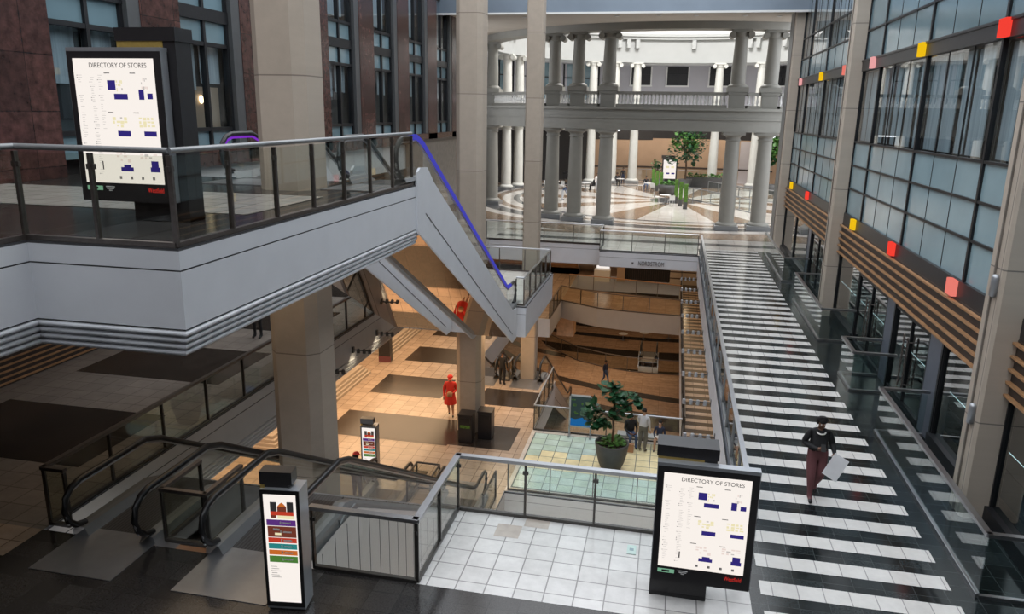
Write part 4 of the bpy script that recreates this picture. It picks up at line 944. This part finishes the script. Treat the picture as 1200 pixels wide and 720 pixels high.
# ------------------------------------------------------------------ rotunda furniture
def hedge_box(label, p):
    t = thing('hedge_planter', label, 'planter', p)
    q = MB(); q.box(-.16, .16, -.2, .2, 0, .55, 'pot'); q.build('box', t, True); q = MB()
    for z in range(9): 
        for a in range(4):
            th = a*pi/2
            q.box(-.15+.01*(z % 2), .15-.01*(z % 2), -.19+.01*((z+1) % 2), .19-.01*((z+1) % 2), .55+z*.15, .55+(z+1)*.15, 'hedge'); break
    q.build('clipped_hedge', t, True); return t
for k in range(3):
    hedge_box('clipped green hedge in a dark box left of the rotunda path, %s from camera' % ORD[2-k], (-1.95+.42*k, 75.5-2.0*k, 0))
    hedge_box('clipped green hedge in a dark box right of the rotunda path, %s from camera' % ORD[2-k], (.25+.36*k, 63.9-1.9*k, 0))
t = thing('bowl_planter', 'wide grey bowl planter with low plants between the hedges', 'planter', (-.45, 70.5, 0)); q = MB(); q.lathe([(.5, 0), (.85, .5), (.95, .9), (.85, .9)], 'pot', (0, 0, 0), 16); q.build('bowl', t, True); q = MB(); leaf_cluster(q, (0, 0, 1.0), .8, 90, .3, 'leafl', rs, .4); q.build('plants', t, True)
def tree(label, p, h, cr, cz, seed, n=420, pot=True, ls=.42):
    r2 = random.Random(seed); t = thing('indoor_tree', label, 'tree', p)
    q = MB(); q.tube([(0, 0, .5 if pot else 0), (.05, 0, h*.3), (-.04, 0, h*.6), (0, 0, h*.85)], [.1, .09, .07, .03], 'bark', 8)
    for a in (0, 2.1, 4.2): q.tube([(0, 0, h*.5), (cr*.6*cos(a), cr*.4*sin(a), h*.72)], [.05, .02], 'bark', 6)
    q.build('trunk', t, True)
    q = MB()
    for k in range(9):
        a = r2.uniform(0, 6.28); c = (cr*.62*cos(a)*r2.uniform(.5, 1), cr*.6*sin(a), cz+r2.uniform(-.55, .65)*cr); leaf_cluster(q, c, cr*.48, n//9, ls, 'leaf' if k % 3 else 'leafl', r2)
    q.build('leaves', t, True)
    if pot:
        q = MB(); q.lathe([(.5, 0), (.7, .9), (.62, .9)], 'pot', (0, 0, 0), 14); q.build('planter', t, True)
    return t
tree('big leafy tree rising before the tan wall of the rotunda', (1.05, 77.5, 0), 6.0, 2.15, 4.3, 3, 620)
tree('tall dark green tree seen beside the right facade', (9.2, 74.5, 0), 7.0, 1.7, 4.0, 9, 500, True, .5)
tree('small leafy plant left of the lit rotunda directory', (-1.6, 76.5, 0), 2.7, .7, 2.1, 12, 90, True, .3)
t = thing('long_planter', 'low grey planter of bushy plants below the big rotunda tree', 'planter', (2.75, 79.2, 0)); q = MB(); q.box(-1.6, 2.0, -.4, .4, 0, 1.0, 'pot'); q.build('trough', t, True); q = MB()
for x in (-1.2, -.5, .2, .9, 1.6): leaf_cluster(q, (x, 0, 1.15), .5, 26, .3, 'leafl', rs, .6)
q.build('plants', t, True)
t = thing('small_directory', 'small lit directory board standing in the rotunda before the tan wall', 'directory', (-.5, 79.2, 0)); q = MB(); q.box(-.75, .75, 0, .2, .0, 2.75, 'charcoal'); q.box(-.85, .5, .02, .25, 2.75, 3.05, 'louver'); q.build('stand', t, True); q = MB(); q.box(-.62, .62, -.03, 0, .75, 2.6, 'screen'); q.build('lit_sheet', t, True); q = MB()
for u in (-.3, .2): q.box(u, u+.3, -.034, -.03, 1.2, 1.35, 'navy'); q.box(u-.05, u+.25, -.034, -.03, 1.8, 2.0, 'mapyellow')
q.build('map_block_print', t, True)
t = thing('grand_piano', 'black grand piano under the tan wall, seen between the grey columns', 'piano', (-10.2, 78.5, 0)); q = MB(); q.prism([(-.9, -.8), (.9, -.8), (.9, .3), (.3, .9), (-.4, 1.0), (-.9, .4)], .7, 1.0, 'black'); q.build('case', t, True); q = MB(); q.obox((-.2, .2, 1.45), (.75, 0, .35), (0, .8, 0), (-.02, 0, .03), 'black'); q.build('lid', t, True)
for x, y in ((-.75, -.65), (.75, -.65), (0, .75)): q = MB(); q.lathe([(.05, 0), (.07, .7)], 'black', (x, y, 0), 8); q.build('leg', t, True)
tb = table('white round table by the seated visitor in black in the rotunda', (-8.0, 71.6, 0), 'rotunda tables')
tabs = [(-11.0, 72.2, 'white table seen between the left grey columns in the rotunda'), (-2.3, 73.4, 'white table left of the hedge boxes in the rotunda'), (-.6, 63.0, 'white table in front of the bowl planter'), (-5.2, 77.4, 'white table by the dark dressed pair near the pale column')]
for x, y, l in tabs: dup(tb, (x, y, 0), 0, l)
ch = chair('white shell chair of the seated visitor in black', (-7.3, 72.6, 0), radians(-60), 'white shell chairs in the rotunda')
for x, y, a, l in ((-11.6, 71.2, 40, 'white chair between the left grey columns, left one'), (-10.3, 71.3, -40, 'white chair between the left grey columns, right one'), (-3.1, 74.0, 90, 'white chair left of the hedge boxes, facing right'), (-1.9, 72.4, 180, 'white chair just before the left hedge boxes'), (-1.3, 64.0, 100, 'white chair before the bowl planter, left one'), (-.1, 61.9, 200, 'white chair beside the right hedge boxes'), (-2.6, 75.2, 0, 'white chair of the visitor by the left hedge'), (-5.6, 78.3, 20, 'white chair of the dark dressed pair')): dup(ch, (x, y, 0), radians(a), l)

# ------------------------------------------------------------------ people
BASE = dict(pelvis=((0, 0, .95), .135, 'pants'), spine=((0, 0, 1.12), .125, 'top'), chest=((0, .005, 1.31), .15, 'top'), neck=((0, .01, 1.46), .055, 'skin'), head_low=((0, -.01, 1.53), .07, 'skin'), head=((0, -.01, 1.62), .094, 'skin'), head_top=((0, 0, 1.69), .065, 'skin'), nose=((0, -.115, 1.585), .017, 'skin'))
LINKS = [('pelvis', 'spine'), ('spine', 'chest'), ('chest', 'neck'), ('neck', 'head_low'), ('head_low', 'head'), ('head', 'head_top'), ('head', 'nose')]
for s, n in ((1, 'l'), (-1, 'r')):
    BASE.update({'sh_'+n: ((s*.175, .01, 1.40), .062, 'top'), 'el_'+n: ((s*.235, .03, 1.13), .045, 'top'), 'wr_'+n: ((s*.24, -.06, .91), .03, 'top'), 'ha_'+n: ((s*.24, -.09, .84), .034, 'skin'),
                 'hip_'+n: ((s*.095, 0, .88), .10, 'pants'), 'kn_'+n: ((s*.105, -.02, .50), .064, 'pants'), 'an_'+n: ((s*.105, .02, .10), .045, 'pants'), 'toe_'+n: ((s*.115, -.14, .035), .036, 'shoe'), 'heel_'+n: ((s*.105, .05, .04), .04, 'shoe')})
    LINKS += [('chest', 'sh_'+n), ('sh_'+n, 'el_'+n), ('el_'+n, 'wr_'+n), ('wr_'+n, 'ha_'+n), ('pelvis', 'hip_'+n), ('hip_'+n, 'kn_'+n), ('kn_'+n, 'an_'+n), ('an_'+n, 'toe_'+n), ('an_'+n, 'heel_'+n)]
def person(label, loc, rz, pose={}, cl=('cl_black', 'cl_black', 'skin', 'black'), hair='short', scale=1., hat=None, rads={}, lab={}, fingers=True, hairm='hair'):
    J = {k: [Vector(v[0]), v[1], v[2]] for k, v in BASE.items()}
    if 'hd' in pose:                                           # move the whole head
        d = Vector(pose['hd'])
        for k in ('head_low', 'head', 'head_top', 'nose'): J[k][0] += d
    for k, v in pose.items():
        if k in J: J[k][0] = Vector(v)
    for k, v in rads.items(): J[k][1] = v
    for k, v in lab.items(): J[k][2] = v
    links = list(LINKS)
    if fingers:
        for n, s in (('l', 1), ('r', -1)):
            h, w = J['ha_'+n][0], J['wr_'+n][0]; d = (h-w).normalized(); side = d.cross(Vector((0, 1, .2))).normalized(); bend = side.cross(d).normalized()
            for i, (o, ln) in enumerate(((-.024, .062), (-.008, .074), (.008, .07), (.024, .055))):
                a = h+d*.03+side*o; b = a+d*ln*.55+bend*.012; c = b+d*ln*.4+bend*.03
                for q_, p_ in (('a', a), ('b', b), ('c', c)): J['f%s%d%s' % (n, i, q_)] = [p_, .0095, 'skin']
                links += [('ha_'+n, 'f%s%da' % (n, i)), ('f%s%da' % (n, i), 'f%s%db' % (n, i)), ('f%s%db' % (n, i), 'f%s%dc' % (n, i))]
            a = h-side*.034*s-d*.005; b = a-side*.02*s+d*.035+bend*.015
            J['t%sa' % n] = [a, .012, 'skin']; J['t%sb' % n] = [b, .0095, 'skin']; links += [('ha_'+n, 't%sa' % n), ('t%sa' % n, 't%sb' % n)]
    t = thing('person', label, 'person', loc, rz)
    keys = list(J); idx = {k: i for i, k in enumerate(keys)}
    me = bpy.data.meshes.new('body'); me.from_pydata([J[k][0]*scale for k in keys], [(idx[a], idx[b]) for a, b in links], [])
    ob = bpy.data.objects.new('body_src', me); COL.objects.link(ob)
    sk = ob.modifiers.new('skin', 'SKIN')
    for i, k in enumerate(keys):
        sv = me.skin_vertices[0].data[i]; r = J[k][1]*scale; sv.radius = (r, r); sv.use_root = (k == 'pelvis')
    sk.use_smooth_shade = True; sk.branch_smoothing = .4
    ss = ob.modifiers.new('sub', 'SUBSURF'); ss.levels = ss.render_levels = 3 if scale > .9 and loc[1] < 35 else 2
    dg = bpy.context.evaluated_depsgraph_get(); dg.update()
    m2 = bpy.data.meshes.new_from_object(ob.evaluated_get(dg)); bpy.data.objects.remove(ob)
    mm = {'top': cl[0], 'pants': cl[1], 'skin': cl[2], 'shoe': cl[3]}; order = ['top', 'pants', 'skin', 'shoe']
    if 'extra' in lab.values(): pass
    m2.materials.clear()
    for k in order: m2.materials.append(M[mm[k]])
    segs = [(J[a][0]*scale, J[b][0]*scale, J[a][2], J[b][2], J[a][1]*scale*.85, J[b][1]*scale*.85) for a, b in links]
    for p in m2.polygons:
        best, bl = 9, 'top'
        for a, b, la, lb, ra, rb in segs:
            ab = b-a; u = max(0, min(1, (p.center-a).dot(ab)/max(1e-9, ab.length_squared))); d = (p.center-a-ab*u).length-(ra+(rb-ra)*u)
            if d < best: best = d; bl = la if u < .55 else lb
        p.material_index = order.index(bl); p.use_smooth = True
    b = bpy.data.objects.new('body', m2); COL.objects.link(b); b.parent = t
    hd = J['head'][0]*scale; s = scale; f = (J['nose'][0]-J['head'][0]).normalized(); sd = f.cross(Vector((0, 0, 1))).normalized(); up = sd.cross(f)
    for sx in (-1, 1):
        q = MB(); c = hd+(f*.082+sd*.034*sx+up*.022)*s; q.ball(c, .012*s, .012*s, .008*s, 'whitetext', 8, 5); c2 = c+f*.008*s; q.ball(c2, .006*s, .006*s, .006*s, 'black', 6, 4); q.build('eye', t, True)
        q = MB(); c = hd+(sd*.094*sx-f*.01)*s; q.ball(c, .012*s, .02*s, .03*s, cl[2], 8, 5); q.build('ear', t, True)
    q = MB(); c = hd+(f*.078-up*.055)*s; q.ball(c, .024*s, .012*s, .007*s, 'p_brown', 8, 4); q.build('mouth', t, True)
    if hair:
        q = MB(); rows = []
        for i in range(8):
            el = pi/2-i*(pi*.62/7 if hair == 'short' else pi*.8/7); row = []
            for k in range(18):
                a = 2*pi*k/18; dirv = sd*cos(a)+(-f)*sin(a)
                back = max(0, sin(a)+.35)
                low = el if sin(a) > -.25 else max(el, .42)
                rr = (.100 if hair == 'short' else .110+.006*sin(3*a)) if sin(a) > -.25 else .094
                row.append(hd+(dirv*cos(low)*rr+up*sin(low)*(rr+.005)-f*.008)*s)
            rows.append(row)
        if hair == 'bob':
            last = rows[-1]; rows.append([p-up*.10*s if sin(2*pi*k/18) > -.25 else p for k, p in enumerate(last)])
        q.grid([[tuple(p) for p in r] for r in rows], hairm, closed=True); q.build('hair', t, True)
    if hat:
        q = MB(); rows = []
        for i in range(6):
            el = pi/2-i*pi*.45/5; rows.append([tuple(hd+(sd*cos(2*pi*k/14)+f*sin(2*pi*k/14))*cos(el)*.115*s+up*(sin(el)*.115+.02)*s) for k in range(14)])
        q.grid(rows, hat, closed=True); c = hd+f*.12*s+up*.03*s; q.obox(c, sd*.07*s, f*.07*s, up*.006*s, hat); q.build('cap', t, True)
    return t
# woman on the walkway
w = person('woman in black jacket and maroon trousers walking on the striped floor with phone and sheet', (2.99, 14.1, 0), radians(4),
    dict(sh_l=(.17, .01, 1.385), sh_r=(-.17, .01, 1.385), hd=(0, -.04, -.01), nose=(0, -.14, 1.545), el_r=(-.27, .05, 1.13), wr_r=(-.10, -.20, 1.12), ha_r=(-.03, -.24, 1.13), el_l=(.26, .06, 1.14), wr_l=(.27, -.12, 1.02), ha_l=(.26, -.17, .99), kn_r=(-.10, -.11, .50), an_r=(-.09, -.13, .10), toe_r=(-.10, -.29, .035), heel_r=(-.09, -.09, .04), kn_l=(.085, -.05, .51), an_l=(.07, .22, .19), toe_l=(.07, .12, .04), heel_l=(.07, .28, .2)),
    ('cl_black', 'cl_maroon', 'skin', 'black'), 'bob', .985, rads=dict(pelvis=.19, spine=.178, chest=.178, hip_l=.128, hip_r=.128, kn_l=.085, kn_r=.085, sh_l=.082, sh_r=.082, el_l=.066, el_r=.066, wr_l=.04, wr_r=.04))
q = MB(); q.tube([(.075*cos(a), -.045+.07*sin(a)-.02, 1.405-.02*abs(sin(a))-.02) for a in [pi+pi*k/8 for k in range(9)]], .014, 'cl_white', 6); q.build('necklace', w, True, label='pale collar at the neck')
t = thing('phone', 'small phone in the hand of the woman in maroon trousers', 'phone', (2.99+.03, 14.1-.27, 1.125)); q = MB(); q.obox((0, 0, .03), (.04, 0, 0), (0, .035, .06), (0, -.006, .004), 'black'); q.build('case', t, True); q = MB(); q.obox((0, .007, .036), (.035, 0, 0), (0, .03, .052), (0, -.001, .001), 'whitetext'); q.build('phone_screen', t, True)
q = MB(); q.obox((2.99+.28, 13.83, .80), (.125, -.02, -.07), (.10, .03, .20), (.002, .004, 0), 'paper'); tag(q.build('white_sheet'), 'large white sheet held by the woman in maroon trousers', 'sheet')
# lower storey people
person('person in pale grey hoodie standing by the seated pair on the green block floor', (-.50, 27.4, SL), radians(160), dict(el_l=(.22, -.05, 1.13), wr_l=(.14, -.2, 1.05), ha_l=(.12, -.26, 1.04)), ('cl_grey', 'cl_olive', 'skinl', 'black'), 'short', 1.03, rads=dict(chest=.175, spine=.16, kn_l=.08, kn_r=.08, sh_l=.075, sh_r=.075))
SIT = dict(kn_l=(.12, -.42, .93), kn_r=(-.12, -.42, .93), an_l=(.12, -.40, .5), an_r=(-.12, -.40, .5), toe_l=(.12, -.55, .44), toe_r=(-.12, -.55, .44), heel_l=(.12, -.36, .44), heel_r=(-.12, -.36, .44), hip_l=(.1, -.02, .92), hip_r=(-.1, -.02, .92), wr_l=(.15, -.3, 1.03), ha_l=(.1, -.36, 1.02), wr_r=(-.15, -.3, 1.03), ha_r=(-.1, -.36, 1.02), el_l=(.24, -.05, 1.12), el_r=(-.24, -.05, 1.12))
bench = thing('low_bench', 'low grey bench by the glass railing behind the standing hoodie', 'bench', (-.5, 27.95, SL)); q = MB(); q.box(-1.0, 1.1, -.2, .25, .38, .44, 'greymetal'); q.build('seat', bench, True)
for x in (-.9, 1.0): q = MB(); q.box(x-.03, x+.03, -.18, .22, 0, .38, 'greymetal'); q.build('leg', bench, True)
person('person in black jacket and blue jeans sitting beside the grey hoodie', (-1.0, 27.9, SL-.40), radians(20), dict(SIT, hd=(0, -.05, -.02)), ('cl_black', 'cl_jean', 'skin', 'black'), 'short', 1.0, rads=dict(chest=.175, spine=.165, sh_l=.075, sh_r=.075))
person('child in dark top and white shorts sitting right of the grey hoodie', (.12, 27.85, SL-.36), radians(-10), SIT, ('cl_navy', 'cl_white', 'skinl', 'black'), 'short', .88, lab=dict(kn_l='skin', kn_r='skin', an_l='skin', an_r='skin'))
t = thing('paper_bag', 'tan paper bag on the floor by the seated person in jeans', 'bag', (-.95, 27.25, SL)); q = MB(); q.prism([(-.14, -.09), (.14, -.09), (.14, .09), (-.14, .09)], 0, .34, 'cl_bag'); q.build('body', t, True); q = MB(); q.tube([(-.07, 0, .33), (-.06, 0, .45), (.06, 0, .45), (.07, 0, .33)], .006, 'bark', 6); q.build('handle', t, True)
r = person('person in red coat and red cap with a tan shoulder bag on the lower floor', (-8.58, 28.9, SL), radians(10), dict(wr_l=(.14, -.2, 1.06), ha_l=(.08, -.24, 1.06), kn_l=(.09, -.03, .5), an_r=(-.06, .2, .16), kn_r=(-.08, 0, .5), toe_r=(-.06, .12, .05), heel_r=(-.06, .26, .16)), ('cl_red', 'cl_red', 'skinl', 'black'), 'short', 1.08, 'cl_red', rads=dict(pelvis=.185, spine=.17, chest=.185, hip_l=.125, hip_r=.125, sh_l=.085, sh_r=.085, el_l=.07, el_r=.07), lab=dict(kn_l='skin', kn_r='skin', an_l='skin', an_r='skin'), hairm='cl_red')
q = MB(); q.lathe([(.27, .62), (.245, .8), (.205, 1.0), (.19, 1.12)], 'cl_red', (0, 0, 0), 20, caps=False); q.build('coat_skirt', r, True)
q = MB(); q.lathe([(.07, 0), (.115, .04), (.12, .15), (.08, .21)], 'cl_bag', (-8.53, 28.64, SL+1.0), 12); tag(q.build('shoulder_bag'), 'tan bag at the waist of the person in the red coat', 'bag')
person('person with red cap and navy jacket riding down the left foreground escalator', (-8.75, 19.55, -4.62), radians(165), {}, ('cl_navy', 'cl_maroon', 'skinl', 'black'), 'short', 1.0, 'cl_red', rads=dict(chest=.17, spine=.155))
person('shopper in grey blue clothes walking on the curved basement floor', (-3.7, 49.7, SLL), radians(60), dict(kn_l=(.1, -.14, .5), an_l=(.1, -.22, .1), toe_l=(.1, -.37, .05), heel_l=(.1, -.18, .05), kn_r=(-.1, .02, .5), an_r=(-.1, .26, .16)), ('cl_navy', 'cl_jean', 'skin', 'black'), 'short', 1.0)
person('person in dark trousers on the left gallery, only feet visible under the bridge', (-12.5, 20.9, 0), 0, {}, ('cl_black', 'cl_black', 'skinl', 'black'))
person('person waiting by a column in dark clothes near the lower escalator head', (-7.3, 33.2, SL), radians(170), {}, ('cl_black', 'cl_black', 'skin', 'black'), 'short', .98)
# rotunda people
person('visitor in black sitting at a white table in the rotunda', (-7.3, 72.5, -.46), radians(-60), SIT, ('cl_black', 'cl_black', 'skinl', 'black'), fingers=False)
person('visitor in white standing beside the seated one in black', (-6.85, 70.6, 0), radians(30), {}, ('cl_white', 'cl_grey', 'skinl', 'cl_white'), fingers=False, hairm='bark')
person('visitor in blue and white bending down near the left grey columns', (-8.95, 63.0, 0), radians(80), dict(chest=(0, -.25, 1.15), spine=(0, -.1, 1.05), neck=(0, -.36, 1.24), sh_l=(.17, -.28, 1.2), sh_r=(-.17, -.28, 1.2), el_l=(.2, -.34, .95), el_r=(-.2, -.34, .95), wr_l=(.16, -.42, .75), wr_r=(-.16, -.42, .75), ha_l=(.14, -.44, .68), ha_r=(-.14, -.44, .68), hd=(0, -.40, -.22)), ('cl_jean', 'cl_grey', 'skin', 'black'), 'short', .85, fingers=False)
person('dark dressed visitor sitting near the pale column, left one of two', (-5.6, 78.2, -.46), radians(20), SIT, ('cl_black', 'cl_black', 'skin', 'black'), fingers=False)
person('dark dressed visitor standing behind the seated one by the pale column', (-5.1, 79.2, 0), 0, {}, ('cl_black', 'cl_navy', 'skin', 'black'), fingers=False)
person('visitor in dark top sitting left of the hedge boxes', (-2.6, 75.1, -.46), 0, SIT, ('cl_black', 'cl_jean', 'skin', 'black'), fingers=False)

# ------------------------------------------------------------------ light, world and camera
wd = bpy.data.worlds.new('World'); SC.world = wd; wd.use_nodes = True
bgn = wd.node_tree.nodes['Background']; bgn.inputs[0].default_value = (.75, .775, .81, 1); bgn.inputs[1].default_value = WORLD
def area(name, loc, sx, sy, power, col, rot=(0, 0, 0), shape='RECTANGLE'):
    l = bpy.data.lights.new(name, 'AREA'); l.shape = shape; l.size = sx; l.size_y = sy; l.energy = power; l.color = col
    o = bpy.data.objects.new(name, l); COL.objects.link(o); o.location = loc; o.rotation_euler = rot; return o
WARM = (1, .68, .40)
area('dome_skylight', (RC[0], RC[1], 24), 9, 9, DOME, (1, .98, .96), shape='DISK')
area('lower_left_lamps', (-13.5, 30, -1.55), 5, 22, 900*LOWK, WARM)
area('lower_landing_lamps', (-7.6, 30.3, -1.35), 4, 5, 230*LOWK, WARM)
area('lower_far_lamps', (-6, 52, -1.4), 18, 14, 420*LOWK, WARM)
area('lower_walkway_lamps', (3.8, 32, -1.3), 3.5, 34, 170*LOWK, WARM)
area('basement_lamps', (-11, 38, SL-1.4), 8, 20, 330*LOWK, WARM)
area('basement_ring_lamps', (-5, 51, SL-1.5), 10, 4, 160*LOWK, WARM)
area('basement_front_lamps', (-2, 26, SL-1.4), 5, 4.5, 160*LOWK, WARM)
area('bottom_court_lamps', (-5, 72, SL2+8), 18, 24, 420*LOWK, WARM)
area('bridge_lamps', (-8.6, 13.0, SU-1.36), 4, 4, 40, (1, .74, .48))
area('gallery_lamps', (-14, 22, SU-1.4), 3, 20, 18, (1, .85, .68))
area('rotunda_wall_lamps', (0, 83.5, 6.7), 14, 2, 520, (1, .85, .7))
def spot(name, loc, power, col, ang=70, rot=(0, 0, 0)):
    l = bpy.data.lights.new(name, 'SPOT'); l.energy = power; l.color = col; l.spot_size = radians(ang); l.spot_blend = .6; l.shadow_soft_size = .12
    o = bpy.data.objects.new(name, l); COL.objects.link(o); o.location = loc; o.rotation_euler = rot; return o
for k in range(6): spot('fascia_spot', (-9.8, 18.4+k*2.1, -.8), 16, (1, .85, .62), 80, (0, radians(34), 0))
cd = bpy.data.cameras.new('Camera'); cam = bpy.data.objects.new('Camera', cd); COL.objects.link(cam)
fpx = 892.034; cd.sensor_width = 36; cd.lens = fpx*36/1200; cd.clip_end = 300; cd.clip_start = .05
vy = Vector((795-600, 134-360, fpx)).normalized(); vz = -Vector((541-600, 3830-360, fpx)).normalized(); vx = vy.cross(vz)
if vx.x < 0: vx = -vx
Rw = Matrix((vx, vy, vz))            # rows: world axes in image axes (x right, y down, z forward)
right, down, fwd = Rw.col[0], Rw.col[1], Rw.col[2]
mw = Matrix((right, -down, -fwd)).transposed().to_4x4(); mw.translation = Vector((0, 0, 7.06)); cam.matrix_world = mw
SC.camera = cam
SC.view_settings.view_transform = 'Standard'; SC.view_settings.look = 'None'; SC.view_settings.gamma = 1; SC.view_settings.exposure = EXPO; SC.view_settings.use_curve_mapping = False
cy = SC.cycles; cy.use_denoising = True; cy.max_bounces = 10; cy.transparent_max_bounces = 40; cy.diffuse_bounces = 4; cy.glossy_bounces = 4; cy.sample_clamp_indirect = 6; cy.caustics_reflective = False; cy.caustics_refractive = False
